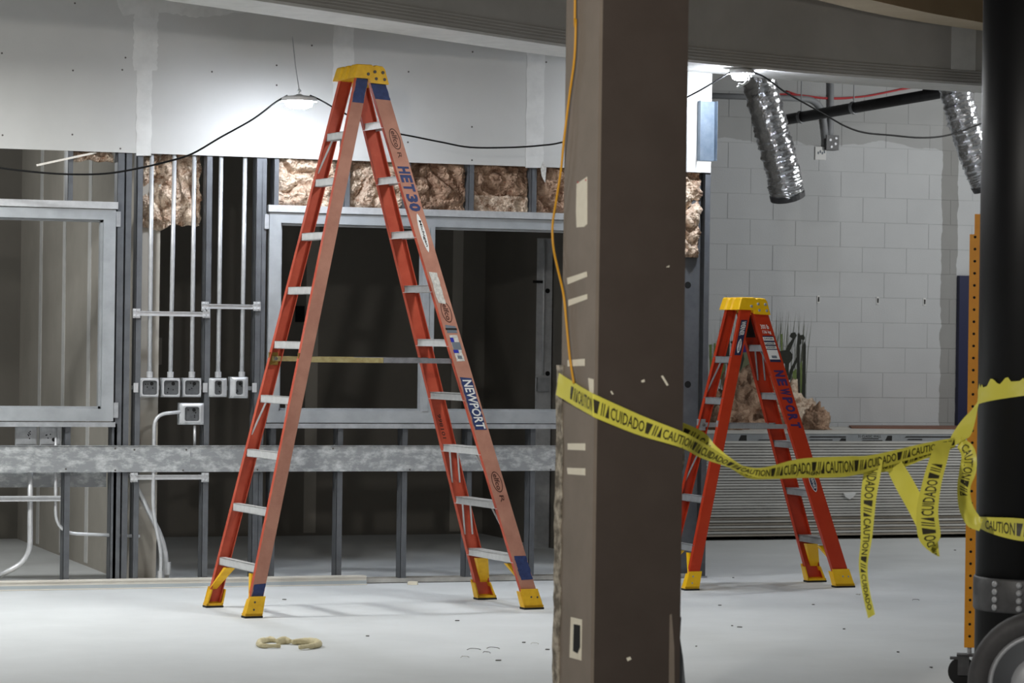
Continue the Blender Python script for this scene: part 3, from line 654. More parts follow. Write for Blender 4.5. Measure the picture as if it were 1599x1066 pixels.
def ebox(x, y, w_, h_, label, opening, group='steel boxes under the conduits', m='shiny', face=True):
    c = W(x, y, -.01); t = empty('electrical_box', (c.x, YW, c.z-h_/2)); tag(t, label, 'electrical box', group)
    yb0, yb1 = YW-.012, YW+.045
    MB().box((c.x-w_/2, yb0+.008, c.z-h_/2), (c.x+w_/2, yb1, c.z+h_/2)).build('body', 'galv', t)
    ow, oh = opening
    # mud ring: raised frame around a dark opening
    def rr(hw, hh, y, q=.012):
        pts = []
        for sx, sz, a0 in ((1, 1, 0), (-1, 1, 1), (-1, -1, 2), (1, -1, 3)):
            for k in range(4):
                a = (a0+k/3)*math.pi/2; pts.append((c.x+sx*(hw-q)+q*math.cos(a), y, c.z+sz*(hh-q)+q*math.sin(a)))
        return pts
    mr = MB().loft([rr(w_/2-.002, h_/2-.002, yb0+.008), rr(w_/2-.002, h_/2-.002, yb0+.004), rr(ow/2+.008, oh/2+.008, yb0-.008), rr(ow/2, oh/2, yb0-.008), rr(ow/2, oh/2, yb0+.006)], cap=False).build('mud_ring', m, t)
    MB().box((c.x-ow/2, yb0+.005, c.z-oh/2), (c.x+ow/2, yb0+.0075, c.z+oh/2)).build('interior', 'boxhole', t)
    for k in range(4): MB().lathe((c.x+random.uniform(-.35, .35)*ow, yb0+.004, c.z+random.uniform(-.35, .35)*oh), [(.004, 0), (.003, .002)], 8, (0, -1, 0)).build('knockout', 'dark', t)
    MB().lathe((c.x+.15*ow, yb0+.004, c.z+.28*oh), [(.011, 0), (.011, .0015)], 10, (0, -1, 0)).build('knockout', 'dark', t)
    for sx, sz in ((-1, 1), (1, -1), (-1, -1), (1, 1)): MB().lathe((c.x+sx*(w_/2-.01), yb0+.0045, c.z+sz*(h_/2-.01)), [(.005, 0), (.003, .004)], 8, (0, -1, 0)).build('screw', 'galv', t)
    return t
for i, (xc, op) in enumerate(((233.5, (.09, .085)), (267, (.09, .085)), (300, (.09, .085)), (340.5, (.045, .085)), (373.5, (.045, .085)))):
    ebox(xc, 605, .112, .115 if i < 4 else .128, f'{names[i]} box from the left in the row of five conduit boxes' if i < 3 else ('narrow opening box fourth in the row of five boxes' if i == 3 else 'largest narrow opening box at the right end of the row of five'), op)
ebox(299.5, 646, .15, .13, 'steel box on a wide plate below the row of five boxes', (.09, .085), group=None)
for x, lab in ((42, 'bare square steel box under the left window, left one of two'), (80, 'bare square steel box under the left window with round knockout')):
    c = W(x, 679, .0); t = empty('electrical_box', (c.x, YW, c.z-.06)); tag(t, lab, 'electrical box', 'back to back boxes under the left window')
    MB().box((c.x-.058, YW+.03, c.z-.06), (c.x+.058, YW+.075, c.z+.06)).build('body', 'shiny', t); MB().box((c.x-.063, YW+.028, c.z-.064), (c.x+.063, YW+.034, c.z+.064)).box((c.x-.055, YW+.024, c.z-.055), (c.x+.055, YW+.03, c.z+.055)).build('rim', 'galv', t)
    for k in range(6): MB().lathe((c.x+random.uniform(-.03, .03), YW+.024, c.z+random.uniform(-.035, .035)), [(.004, 0), (.003, .001)], 8, (0, -1, 0)).build('knockout', 'dark', t)
    if x == 80: MB().lathe((c.x+.02, YW+.024, c.z-.028), [(.012, 0), (.012, .001)], 12, (0, -1, 0)).build('knockout', 'dark', t)
def bracket(x0, x1, y, label, hh=.014):
    a, b = W(x0, y, -.004), W(x1, y, -.004); t = empty('conduit_bracket', ((a.x+b.x)/2, YW, a.z-.02)); tag(t, label, 'bracket', 'strut brackets tying the conduits')
    MB().box((a.x, YW-.006, a.z-hh), (b.x, YW+.002, a.z+hh)).box((a.x, YW-.012, a.z+hh-.005), (b.x, YW-.006, a.z+hh)).box((a.x, YW-.012, a.z-hh), (b.x, YW-.006, a.z-hh+.005)).build('bar', 'shiny', t)
    for p in (a, b):
        tb = MB().box((p.x-.022, YW-.013, p.z-.028), (p.x+.022, YW-.003, p.z+.028)).build('end_plate', 'shiny', t)
        for sx in (-1, 1):
            for sz in (-1, 1): MB().lathe((p.x+sx*.012, YW-.013, p.z+sz*.016), [(.009, 0), (.006, .006)], 8, (0, -1, 0)).build('screw', 'shiny', tb)
    return t
bracket(213, 322, 489, 'strut bracket clamping the three left conduits'); bracket(320, 401, 478, 'strut bracket clamping the two right conduits'); bracket(209, 320, 745, 'strut bracket under the stained steel plate')
t = empty('box_bracket', (W(300, 605).x, YW, W(300, 605).z)); tag(t, 'flat box bracket whose tabs show between the five boxes', 'bracket')
a, b = W(208, 605), W(399, 605); MB().box((a.x, YW+.046, a.z-.012), (b.x, YW+.05, a.z+.012)).build('bar', 'galv', t)
for x in (212, 320, 397): p = W(x, 605); MB().box((p.x-.014, YW-.006, p.z-.028), (p.x+.014, YW-.001, p.z+.028)).build('tab', 'shiny', t)
# bent conduits
def PW(pts, dy=.02): return [tuple(W(x, y, dy)) for x, y in pts]
q = bend(PW([(282, 643), (241, 647), (238.5, 800), (252, 862), (250, 903)], -.002), .16, 8)
conduit(q, .011, 'thin conduit curving left from the lower box down to the floor', coupling=[(q[-1]+Vector((0, 0, .02)), .05)])
q = bend(PW([(196, 728), (222, 777), (258, 850), (260.5, 905)], .05), .14, 8)
conduit(q, .016, 'thicker diagonal conduit running to a floor coupling', coupling=[(q[-1]+Vector((0, 0, .07)), .075)])
conduit(PW([(304, 664), (304, 700)], .012), .0085, 'short thin conduit stub leaving the lower box')
q = bend(PW([(47.5, 668), (47, 874), (-8, 902)], .05), .22, 10); conduit(q, .017, 'thick conduit sweeping to the floor below the left window')
q = bend(PW([(87, 668), (87, 832), (218, 837)], .03), .13, 8); conduit(q, .0105, 'thin conduit bending right through the studs below the left window')
a, b = W(-60, 779, -.004), W(95, 779, -.004); t = empty('strut_bar', (a.x, YW, a.z)); tag(t, 'horizontal steel strut behind the thick conduit below the left window', 'bracket')
MB().box((a.x, YW+.002, a.z-.016), (b.x, YW+.018, a.z-.008)).box((a.x, YW+.002, a.z+.008), (b.x, YW+.018, a.z+.016)).box((a.x, YW+.014, a.z-.016), (b.x, YW+.018, a.z+.016)).build('channel', 'shiny', t)

# stained backing plates
zt_, zb2 = W(100, 695).z, W(100, 737).z
xa, xm_, xb_ = 1.5, W(296, 715).x, W(870, 715).x
def plate(x0, x1, dy, z0, z1, label, screws=()):
    t = empty('backing_plate', ((x0+x1)/2, YW+dy, z0)); tag(t, label, 'steel plate', 'stained plates screwed across the studs')
    MB().box((x0, YW+dy-.0015, z0), (x1, YW+dy, z1)).box((x0, YW+dy-.008, z1-.002), (x1, YW+dy, z1)).build('sheet', 'plate', t)
    for x, y in screws: p = W(x, y, dy-.0015); MB().lathe(p, [(.006, 0), (.004, .003)], 8, (0, -1, 0)).build('screw', 'scrap', t)
    return t
plate(xa, xm_, -.0145, zb2, zt_, 'stained galvanised plate across the studs below the left window', ((103, 732), (180, 700), (180, 734), (210, 702), (286, 734), (291, 702)))
plate(xm_-.02, xb_, -.0115, zb2, zt_, 'stained galvanised plate across the studs behind the tall ladder', ((402, 733), (520, 700), (640, 733), (860, 733)))
plate(xa, W(172, 750).x, .11, W(100, 762).z, W(100, 725).z, 'lower stained plate fixed to the back of the studs at left')

# insulation batts
def batt(name, label, x0, x1, y0, y1, dy=.03, th=.08, seed=0, m='insul', Y=YW, group='insulation batts between the studs', rag=.015, n=84):
    a = on_y(x0, y1, Y); b = on_y(x1, y0, Y); wx_, hz_ = b.x-a.x, b.z-a.z; nx = max(8, int(n*min(1.6, wx_/.3))); nz = max(8, int(n*min(1.6, hz_/.3))); mb = MB(); V = []
    for j in range(nz+1):
        for i in range(nx+1):
            u, v = i/nx, j/nz; p = Vector((u*wx_*7+seed*3.1, v*hz_*7, seed*1.7))
            e = min(1, min(u, 1-u)*wx_/.03, min(v, 1-v)*hz_/.03)
            lump = noise.fractal(p, 1, 2, 4)*.5+.5; cre = 1-abs(noise.noise(p*1.3+Vector((5, 2, 1))))*2.4
            dpt = th*(.25+.75*e)*(lump*1.1-max(0, cre)*.6)+.012*noise.noise(p*5)+.006*(1-abs(noise.noise(p*11))*3)+.008*noise.noise(p*17)+.005*noise.noise(p*31)
            V.append((a.x+u*wx_+rag*noise.noise(p*2.3)*(0 if 0 < i < nx else 1)+.01*noise.noise(p*3), Y+dy+.03-dpt, a.z+v*hz_+rag*1.4*noise.noise(p*2.1+Vector((0, 0, 9)))*(0 if 0 < j < nz else 1)))
    F_ = [(j*(nx+1)+i, j*(nx+1)+i+1, (j+1)*(nx+1)+i+1, (j+1)*(nx+1)+i) for j in range(nz) for i in range(nx)]
    mb.add(V, F_)
    edge = [i for i in range(nx+1)]+[(j+1)*(nx+1)+nx for j in range(nz)]+[nz*(nx+1)+i for i in range(nx-1, -1, -1)]+[j*(nx+1) for j in range(nz-1, 0, -1)]
    base = len(mb.v); mb.v += [Vector((mb.v[k].x, Y+dy+.055, mb.v[k].z)) for k in edge]; ne = len(edge)
    for k in range(ne): mb.f.append([edge[k], base+k, base+(k+1) % ne, edge[(k+1) % ne]]); mb.m.append(0)
    mb.f.append([base+k for k in range(ne)][::-1]); mb.m.append(0)
    return tag(mb.build(name, m, smooth=True), label, 'insulation', group)
batt('insulation_batt', 'hanging pink brown insulation behind the three left conduits', 222, 321, 236, 350, seed=1, dy=.085, group=None, rag=.03)
batt('insulation_batt', 'scrap of insulation peeping under the wallboard by the white stick', 118, 181, 234, 249, seed=2, dy=.05, group=None)
ups = [(436, 537), (545, 633), (641, 731), (742, 829), (838, 922), (934, 1018)]
labs = ['cream insulation in the first header bay above the big window', 'cream insulation in the second header bay between the ladder legs', 'brown insulation in the header bay right of the tall ladder', 'brown insulation bulging in the fourth header bay', 'dark brown insulation in the header bay beside the taped column', 'insulation in the last header bay behind the taped column']
for i, ((a, b), l) in enumerate(zip(ups, labs)):
    y1 = 323+i*2.6; batt('insulation_batt', l, a, b, 244+i*4, y1 if i != 3 else y1-26, seed=4+i, dy=.045, th=.085, m='insul' if i < 2 else 'insul2')
batt('insulation_batt', 'rolled strip of insulation lying on the big window head', 743, 829, 306, 333, seed=11, dy=.03, th=.05)
batt('insulation_batt', 'torn shaggy insulation hanging at the end of the stud wall', 1052, 1096, 262, 402, seed=13, dy=.01, th=.1, group=None, rag=.04, m='insul')

# white stick poking out under the wallboard
a, b = W(57, 258, -.08), W(150, 238, .02); v = (b-a).normalized(); n1 = v.cross(Vector((0, 1, 0))).normalized()
tag(MB().obox((a+b)/2, (b-a)/2, n1*.006, Vector((0, .006, 0))).build('white_stick', 'whitetrim'), 'thin white stick poking out below the upper wallboard', 'stick')
# galvanised channel hanging on the end of the wallboard
a, b = W(1094, 157, -.06), W(1119, 251, -.06); t = empty('steel_channel', (a.x, a.y, b.z)); tag(t, 'short galvanised steel channel fixed upright at the wallboard end', 'steel channel')
x0, x1 = a.x, W(1120, 200, -.06).x; y0 = YW-.014
MB().box((x0, y0-.003, b.z), (x1, y0-.0005, a.z)).build('web', 'channel', t)
for xx in (x0, x1-.002): MB().box((xx, y0-.05, b.z), (xx+.002, y0-.003, a.z)).build('flange', 'channel', t)
# white vinyl trim lying along the foot of the wall
xa_, xb2 = 1.5, on_z(577, 914).x
t = empty('trim_length', ((xa_+xb2)/2, 16.96, 0)); tag(t, 'long white trim profile lying on the floor along the studs', 'trim')
MB().box((xa_, 16.93, .001), (xb2, 17.02, .006)).build('base_flange', 'whitetrim', t); MB().box((xa_, 16.945, .006), (xb2, 17.02, .026)).build('film_face', 'bluetrim', t)
MB().box((xa_, 16.952, .026), (xb2, 17.024, .05)).build('face', 'whitetrim', t); MB().box((xa_, 16.946, .047), (xb2, 17.024, .054)).build('lip', 'whitetrim', t)

# ================================================================== STRING LIGHTS AND CABLES
YS = 16.42
ca = [(-60, 252), (0, 262), (60, 269), (110, 272), (165, 271), (215, 263), (262, 252), (300, 240), (345, 214), (395, 186), (430, 160), (449, 149)]
cbp = [(484, 149), (502, 157), (540, 178), (600, 203), (650, 214), (690, 222), (735, 230), (800, 230), (845, 227), (878, 222), (960, 200), (1040, 166), (1068, 154), (1100, 137), (1140, 113)]
def cabpts(L, Y0, Y1): return [on_y(x, y, Y0+(Y1-Y0)*i/(len(L)-1)) for i, (x, y) in enumerate(L)]
YL2 = 16.47
tag(MB().tube(spline(cabpts(ca, 16.7, YS), 5), .0055, 8).build('light_cord', 'cable', smooth=True), 'black cord drooping across the left studs up to the first work lamp', 'cord', 'cords of the temporary lights')
tag(MB().tube(spline(cabpts(cbp, YS, YL2), 5), .005, 8).build('light_cord', 'cable', smooth=True), 'black cord sagging from the first lamp behind the tall ladder to the second lamp', 'cord', 'cords of the temporary lights')
cc = [(1176, 113), (1195, 121), (1225, 143), (1260, 163), (1290, 180), (1320, 197), (1350, 207), (1390, 211), (1440, 215), (1485, 210), (1540, 190)]
tag(MB().tube(spline(cabpts(cc, YL2, 18.3), 5), .006, 8).build('light_cord', 'cable', smooth=True), 'black cord sagging right from the second lamp past the foil ducts', 'cord', 'cords of the temporary lights')
def work_lamp(c, lensmat, label, R=.082, hang=True):
    t = empty('work_lamp', c); tag(t, label, 'lamp', 'string work lamps')
    c = Vector(c)
    MB().lathe(c+Vector((0, 0, .012)), [(.012, .026), (.016, .024), (.03, .018), (R*.95, .012), (R*1.2, .006), (R*1.26, .0), (R*1.3, -.018), (R*1.28, -.018), (R*1.0, -.002)], 24).build('housing', 'lampwhite', t, smooth=False)
    MB().lathe(c+Vector((0, 0, -.002)), [(R*.9, .004), (R*.98, -.004), (R*.98, -.02), (R*.9, -.032), (R*.6, -.042), (.01, -.045)], 24).build('lens', lensmat, t, smooth=True)
    hook = [c+Vector((.0, 0, .04)), c+Vector((0, 0, .05)), c+Vector((.012, 0, .058)), c+Vector((0, 0, .066)), c+Vector((-.01, 0, .058))]
    if hang: MB().tube(spline(hook, 4), .003, 6).build('hook', 'galv', t)
    return t
la = on_y(467, 157, YS); work_lamp(la, 'lensA', 'glowing round work lamp hanging before the white upper wall')
lb = on_y(1158, 114, YL2); t = work_lamp(lb, 'lensB', 'glowing round work lamp hanging under the curved bulkhead', R=.062, hang=False)
for pts in ([(1170, 116), (1171, 124), (1163, 131), (1151, 136)], [(1168, 117), (1166, 126), (1160, 132), (1153, 131)]):
    MB().tube(spline([on_y(x, y, YL2-.075) for x, y in pts], 4), .006, 6).build('cable_tie', 'lampwhite', t)
p0, p1 = la+Vector((0, 0, .062)), on_y(457, 62, YW-.016)
tag(MB().tube([p0, on_y(461, 100, 16.8), p1, p1+Vector((0, .004, .02))], .0022, 6).build('hanging_wire', 'galv'), 'thin wire holding the first work lamp to the upper wall', 'wire')
# amber cord hanging beside the column
am = [(898, -20), (899, 30), (897, 90), (889, 150), (881, 215), (876, 265), (869, 310), (863, 350), (864, 385), (871, 420), (880, 460), (885, 510), (890, 560), (896, 598)]
am3 = [Vector((cx0-.014, on_x(898, -20, cx0-.014).y, 4.24))]+[on_x(x, y, cx0-.014) if i < 4 or i > 10 else on_x(x, y, cx0-.02) for i, (x, y) in enumerate(am)]
tag(MB().tube(spline(am3, 5), .0045, 8).build('amber_cord', 'amber', smooth=True), 'thin amber cord hanging down beside the taped column', 'cord')

# ================================================================== FAR RIGHT BAY
def duct(name, label, pts, Y0, Y1, r, seed):
    P = spline([on_y(x, y, Y0+(Y1-Y0)*i/(len(pts)-1)) for i, (x, y) in enumerate(pts)], 26); n = 26; rings = []; prev = None
    for i, p in enumerate(P):
        tdir = (P[min(i+1, len(P)-1)]-P[max(i-1, 0)]).normalized(); a = Vector((1, 0, 0)); a = (a-tdir*a.dot(tdir)).normalized(); b = tdir.cross(a)
        rib = .0035*math.sin(i*1.9)
        rings.append([p+(a*math.cos(k*2*math.pi/n)+b*math.sin(k*2*math.pi/n))*(r+rib+.016*noise.noise(Vector((k*.9, i*.32, seed)))+.008*noise.noise(Vector((k*2.1, i*.9, seed)))) for k in range(n)])
    t = empty(name, tuple(P[-1])); tag(t, label, 'duct', 'flexible foil ducts')
    MB().loft(rings).build('foil_sleeve', 'foil', t, smooth=True)
    e0 = P[-1]; dr_ = (P[-1]-P[-2]).normalized(); a = Vector((1, 0, 0)); a = (a-dr_*a.dot(dr_)).normalized(); b = dr_.cross(a)
    rr = lambda q, k_: [e0+dr_*q+(a*math.cos(k*2*math.pi/n)+b*math.sin(k*2*math.pi/n))*(r*k_) for k in range(n)]
    MB().loft([rr(-.01, 1.0), rr(-.005, 1.06), rr(.03, 1.05), rr(.035, .95), rr(.02, .9)], cap=False).build('end_collar', 'darkgrey', t)
    MB().loft([rr(.012, .9), rr(.014, .9)]).build('opening', 'dark', t)
    return t
duct('foil_duct', 'crinkled foil duct hanging below the bulkhead near the second lamp', [(1146, -160), (1166, 30), (1184, 120), (1204, 200), (1222, 265), (1229, 303)], 19.0, 19.2, .122, 1)
duct('foil_duct', 'crinkled foil duct half hidden by the black column', [(1456, -160), (1474, 40), (1492, 140), (1510, 205), (1530, 262), (1541, 285)], 18.9, 18.9, .115, 5)
pa_, pb_ = on_y(1232, 186, 20.6), on_y(1480, 143, 19.2)
t = empty('iron_pipe', tuple(pa_)); tag(t, 'black iron pipe slanting between the two foil ducts', 'pipe'); pv = (pb_-pa_)
MB().tube([pa_-pv*.05, pb_+pv*.3], .042, 14).build('tube', 'pipe', t, smooth=True)
for f_ in (.08, .42): c = pa_+pv*f_; MB().tube([c-pv.normalized()*.012, c+pv.normalized()*.012], .05, 14).build('hanger_ring', 'greypipe', t); MB().tube([c+Vector((0, 0, .05)), Vector((c.x, c.y, 4.25))], .005, 6).build('hanger_rod', 'greypipe', t)
c = pa_+pv*.86; MB().tube([c+Vector((0, 0, .03)), c+Vector((0, 0, .12))], .016, 10).build('sprinkler_nipple', 'pipe', t); MB().lathe(c+Vector((0, 0, .12)), [(.035, 0), (.02, .03)], 12).build('sprinkler_head', 'pipe', t)
tag(MB().tube(spline([on_y(x, y, YK-.01) for x, y in ((1180, 150), (1230, 147), (1290, 153), (1345, 151), (1390, 143), (1432, 134), (1480, 128))], 5), .008, 6).build('red_cable', 'red', smooth=True), 'longer red cable drooping along the block wall above the black pipe', 'cable', 'red cables')
tag(MB().tube(spline([on_y(x, y, YK-.008) for x, y in ((1228, 142), (1260, 151), (1320, 154), (1400, 141), (1460, 131))], 5), .006, 6).build('red_cable', 'red', smooth=True), 'thinner red cable crossing the longer one above the black pipe', 'cable', 'red cables')
YP = YK-.02
a = on_y(1297, 205, YP); conduit([tuple(on_y(1298, 100, YP)), tuple(a), tuple(on_y(1296, 214, YP))], .024, 'upright grey conduit on the block wall above the junction box', m='greypipe')
conduit(bend([tuple(on_y(x, y, YP)) for x, y in ((1100, 149), (1283, 155), (1290, 216))], .18, 8), .024, 'grey conduit running along the block wall and bending down', m='greypipe')
p = on_y(1296, 223, YK); t = empty('junction_box', (p.x, YK, p.z-.06)); tag(t, 'grey junction box under two conduits on the block wall', 'junction box')
MB().box((p.x-.055, YK-.05, p.z-.06), (p.x+.055, YK-.001, p.z+.06)).build('body', 'darkgrey', t)
for sx, sz in ((-.02, .02), (.025, -.01), (-.01, -.035), (.03, .035)): MB().lathe((p.x+sx, YK-.05, p.z+sz), [(.012, 0), (.01, .004)], 10, (0, -1, 0)).build('knockout', 'lightgrey', t)
p = on_y(1281, 239, YK); t = empty('switch_plate', (p.x, YK, p.z-.05)); tag(t, 'white plate below the junction box on the block wall', 'wall plate')
MB().box((p.x-.05, YK-.012, p.z-.055), (p.x+.045, YK-.001, p.z+.05)).build('plate', 'white', t)
for k in range(4): MB().box((p.x-.03+k*.018, YK-.0135, p.z-.01+.01*(k % 2)), (p.x-.018+k*.018, YK-.012, p.z+.01+.012*(k % 2))).build('slot', 'greylabel', t)
for x, y, l in ((1277.5, 467, 'small white wall clip left of three on the block wall'), (1370, 469, 'small white wall clip in the middle of three on the block wall'), (1443, 471, 'small white wall clip nearest the bare block strip')):
    p = on_y(x, y, YK); t = empty('wall_clip', (p.x, YK, p.z-.03)); tag(t, l, 'clip', 'clips on the block wall')
    MB().box((p.x-.011, YK-.008, p.z-.03), (p.x+.011, YK-.001, p.z+.03)).build('plate', 'white', t); MB().box((p.x-.005, YK-.012, p.z-.02), (p.x+.006, YK-.008, p.z+.018)).build('slot', 'dark', t)

# painted jungle mural on the blocks
mu = empty('wall_mural', (9.7, YK, .8)); tag(mu, 'faded jungle mural with giraffe silhouettes painted on the block wall', 'mural')
def paint(name, m, polys, lift=.0006):
    if name == 'grass':
        mb = MB()
        for pl in polys: mb.prism([on_y(x, y, YK-.002-lift) for x, y in pl], (0, .0004, 0))
        return tag(mb.build(name, m, mu), kind='stuff')
    for pl in polys: MB().prism([on_y(x, y, YK-.002-lift) for x, y in pl], (0, .0004, 0)).build(name, m, mu)
def cz(pts): return [(1100+x/8.2, 470+y/8.2) for x, y in pts]
random.seed(3); gr = []
for k in range(190):
    x = random.uniform(1104, 1262); y0 = random.uniform(560, 640); h_ = random.uniform(40, 120)*(1.0 if x > 1190 else .8); b = random.uniform(-10, 12)
    yt = max(486, y0-h_); gr.append([(x, y0), (x+.8, y0), (x+b*.4+.6, (y0+yt)/2), (x+b, yt), (x+b*.35, (y0+yt)/2)])
paint('grass', 'muralgrass', gr, .0)
paint('reed', 'muralgreen', [cz(q) for q in ([(60, 560), (95, 550), (100, 900), (70, 900)], [(120, 540), (145, 540), (150, 900), (115, 900)], [(0, 700), (40, 640), (50, 950), (0, 950)], [(230, 740), (255, 640), (265, 1000), (190, 1000)], [(1130, 900), (1180, 860), (1180, 1300), (1110, 1300)], [(1225, 800), (1250, 760), (1255, 1300), (1230, 1300)], [(975, 420), (1000, 420), (1000, 640), (980, 640)])], .0008)
paint('tree_trunk', 'muralblack', [cz(q) for q in ([(285, 480), (330, 360), (320, 700), (300, 1010), (255, 1010), (275, 700)], [(1265, 560), (1285, 510), (1300, 560), (1290, 1350), (1240, 1350)], [(1190, 720), (1220, 640), (1225, 1300), (1170, 1300)])], .0012)
paint('giraffe', 'muralblack', [cz([(960, 640), (1040, 625), (1070, 560), (1130, 480), (1090, 450), (1110, 410), (1140, 400), (1160, 398), (1185, 440), (1160, 480), (1095, 640), (1130, 680), (1130, 740), (1085, 800), (1075, 950), (1040, 960), (1030, 800), (960, 780)])], .0016)
paint('giraffe', 'muralblack', [cz([(1195, 420), (1210, 398), (1225, 435), (1270, 430), (1290, 470), (1275, 500), (1240, 490), (1245, 540), (1220, 560), (1215, 720), (1140, 880), (1100, 1010), (1075, 1000), (1095, 880), (1180, 720)])], .002)
paint('rock', 'muralolive', [cz([(480, 660), (540, 630), (600, 640), (620, 1000), (430, 1000), (450, 820)])], .001)
paint('shade', 'muralblack', [cz([(450, 900), (480, 720), (500, 660), (510, 740), (470, 880)]), cz([(330, 520), (380, 500), (380, 560), (350, 545)]), cz([(780, 860), (840, 800), (860, 1000), (800, 1050)]), cz([(310, 710), (360, 670), (380, 720)])], .0016)
paint('blossom', 'muralviolet', [cz([(480, 560), (520, 530), (560, 560), (550, 650), (480, 660)]), cz([(670, 460), (720, 455), (745, 500), (720, 560), (680, 540)]), cz([(755, 650), (800, 640), (810, 720), (770, 710)])], .002)

# stacked wallboard sheets
SX0, SX1, SY0, SY1 = 8.2, 11.86, 20.15, 21.24
zt0 = .03; npile = 33; pitch = .0213; random.seed(11); src = {}
for k in range(npile):
    z = zt0+k*pitch; oldb = k < 8 and k % 2 == 0
    key = oldb
    if key not in src:
        o = MB().box((SX0, SY0, 0), (SX1, SY1, .0155)).build('wallboard_sheet', 'sheetold' if oldb else 'sheet'); src[key] = o; base = o.location.copy()
    else: o = src[key].copy(); COL.objects.link(o)
    o.location = (base.x+random.uniform(-.01, .01), base.y+random.uniform(-.007, .007), z)
    if k == npile-1: tag(o, 'uppermost plain wallboard sheet under the printed bundle', 'wallboard', 'wallboard sheets in the stack')
    elif oldb: tag(o, 'yellowed wallboard sheet low in the stack by the block wall', 'wallboard', 'wallboard sheets in the stack')
    elif k == 1: tag(o, 'plain wallboard sheet in the stack by the block wall', 'wallboard', 'wallboard sheets in the stack')
    else: tag(o, 'plain wallboard sheet in the stack by the block wall', 'wallboard', 'wallboard sheets in the stack')
for i, x in enumerate((8.4, 9.3, 10.2, 11.1, 11.7)):
    tag(MB().box((x, SY0+.05, 0), (x+.09, SY1, zt0)).build('batten', 'dark'), 'dark batten under the wallboard stack', 'batten', 'battens under the wallboard stack')
zz = zt0+npile*pitch
bd = empty('wallboard_bundle', ((SX0+SX1)/2, (SY0+SY1)/2, zz)); tag(bd, 'top bundle of the wallboard stack with printed grey end tape', 'wallboard')
MB().box((SX0, SY0+.002, zz), (SX1, SY1, zz+.018)).build('lower_sheet', 'sheet', bd); MB().box((SX0, SY0+.002, zz+.075), (SX1, SY1, zz+.095)).build('upper_sheet', 'sheet', bd)
et = MB().box((SX0, SY0+.006, zz+.018), (SX1, SY1, zz+.075)).build('end_tape', 'endtape', bd)
mk = MB(); yf = SY0+.006
for x0, x1, y0, y1 in ((1153, 1166, 679, 688), (1262, 1321, 681, 683), (1310, 1321, 684, 689), (1382, 1393, 680, 688), (1412, 1500, 681, 683), (1415, 1440, 685, 687), (1262, 1300, 686, 687.5), (1344, 1372, 684, 685.5), (1344, 1378, 687, 688.5), (1182, 1205, 686, 687.5)):
    a, b = on_y(x0, y1, yf), on_y(x1, y0, yf); mk.prism([(a.x, yf-.0006, a.z), (b.x, yf-.0006, a.z), (b.x, yf-.0006, b.z), (a.x+.02, yf-.0006, b.z)], (0, .0004, 0))
mk.build('printed_marks', 'black', et)
a, b = on_y(1340, 683, yf), on_y(1376, 679, yf); letters(MB(), '31 CLASSIC WALL', lambda u, v: (a.x+(b.x-a.x)*u, yf-.0007, a.z+(b.z-a.z)*v)).build('printed_lettering', 'black', et)
zt1 = zz+.095
a = on_y(1340, 671, 20.8); tag(MB().prism([(10.3, 20.75, zt1+.0005), (11.85, 20.5, zt1+.0005), (11.85, 21.15, zt1+.0005), (10.5, 21.2, zt1+.0005)], (0, 0, .012)).build('hardboard_panel', 'brownboard'), 'brown hardboard panel lying on the wallboard stack', 'panel')
p = on_y(1328, 774, SY0-.012); tag(MB().prism([(p.x-.055, p.y, p.z+.02), (p.x-.045, p.y, p.z-.005), (p.x-.005, p.y, p.z-.028), (p.x+.03, p.y, p.z-.005), (p.x+.05, p.y, p.z+.025)], (0, .02, .004)).build('paper_scrap', 'white'), 'crumpled white paper scrap stuck in the wallboard stack', 'paper')
# loose insulation heaped on the stack
heap = empty('insulation_heap', (9.9, 20.7, zt1)); tag(heap, 'heap of loose brown insulation on the wallboard stack behind the short ladder', 'insulation')
def clump(label, x0, x1, y0, y1, Yc, ry, seed, m='insul2'):
    a, b = on_y(x0, y1, Yc), on_y(x1, y0, Yc); c = Vector(((a.x+b.x)/2, Yc, zt1)); rx, rz_ = (b.x-a.x)/2, b.z-zt1
    nu, nv = 36, 20; rings = []
    for j in range(nv+1):
        th = math.pi/2*j/nv; row = []
        for i in range(nu):
            ph = 2*math.pi*i/nu; dv = Vector((math.cos(ph)*math.cos(th), math.sin(ph)*math.cos(th), math.sin(th)))
            k = 1+.34*noise.fractal(dv*2.2+Vector((seed, 0, 0)), 1, 2, 4)-.18*max(0, 1-abs(noise.noise(dv*3+Vector((0, seed, 0))))*3)
            row.append((c.x+dv.x*rx*k, c.y+dv.y*ry*k, max(zt1+.001, zt1+dv.z*rz_*k)))
        rings.append(row)
    return MB().loft(rings).build('clump', m, heap, smooth=True)
clump('', 1108, 1226, 584, 668, 20.85, .26, 2.0)
clump('', 1088, 1168, 618, 668, 20.55, .22, 5.3)
clump('', 1172, 1286, 606, 668, 20.72, .24, 8.1, 'insul')
clump('', 1250, 1296, 634, 670, 20.5, .13, 11.7)

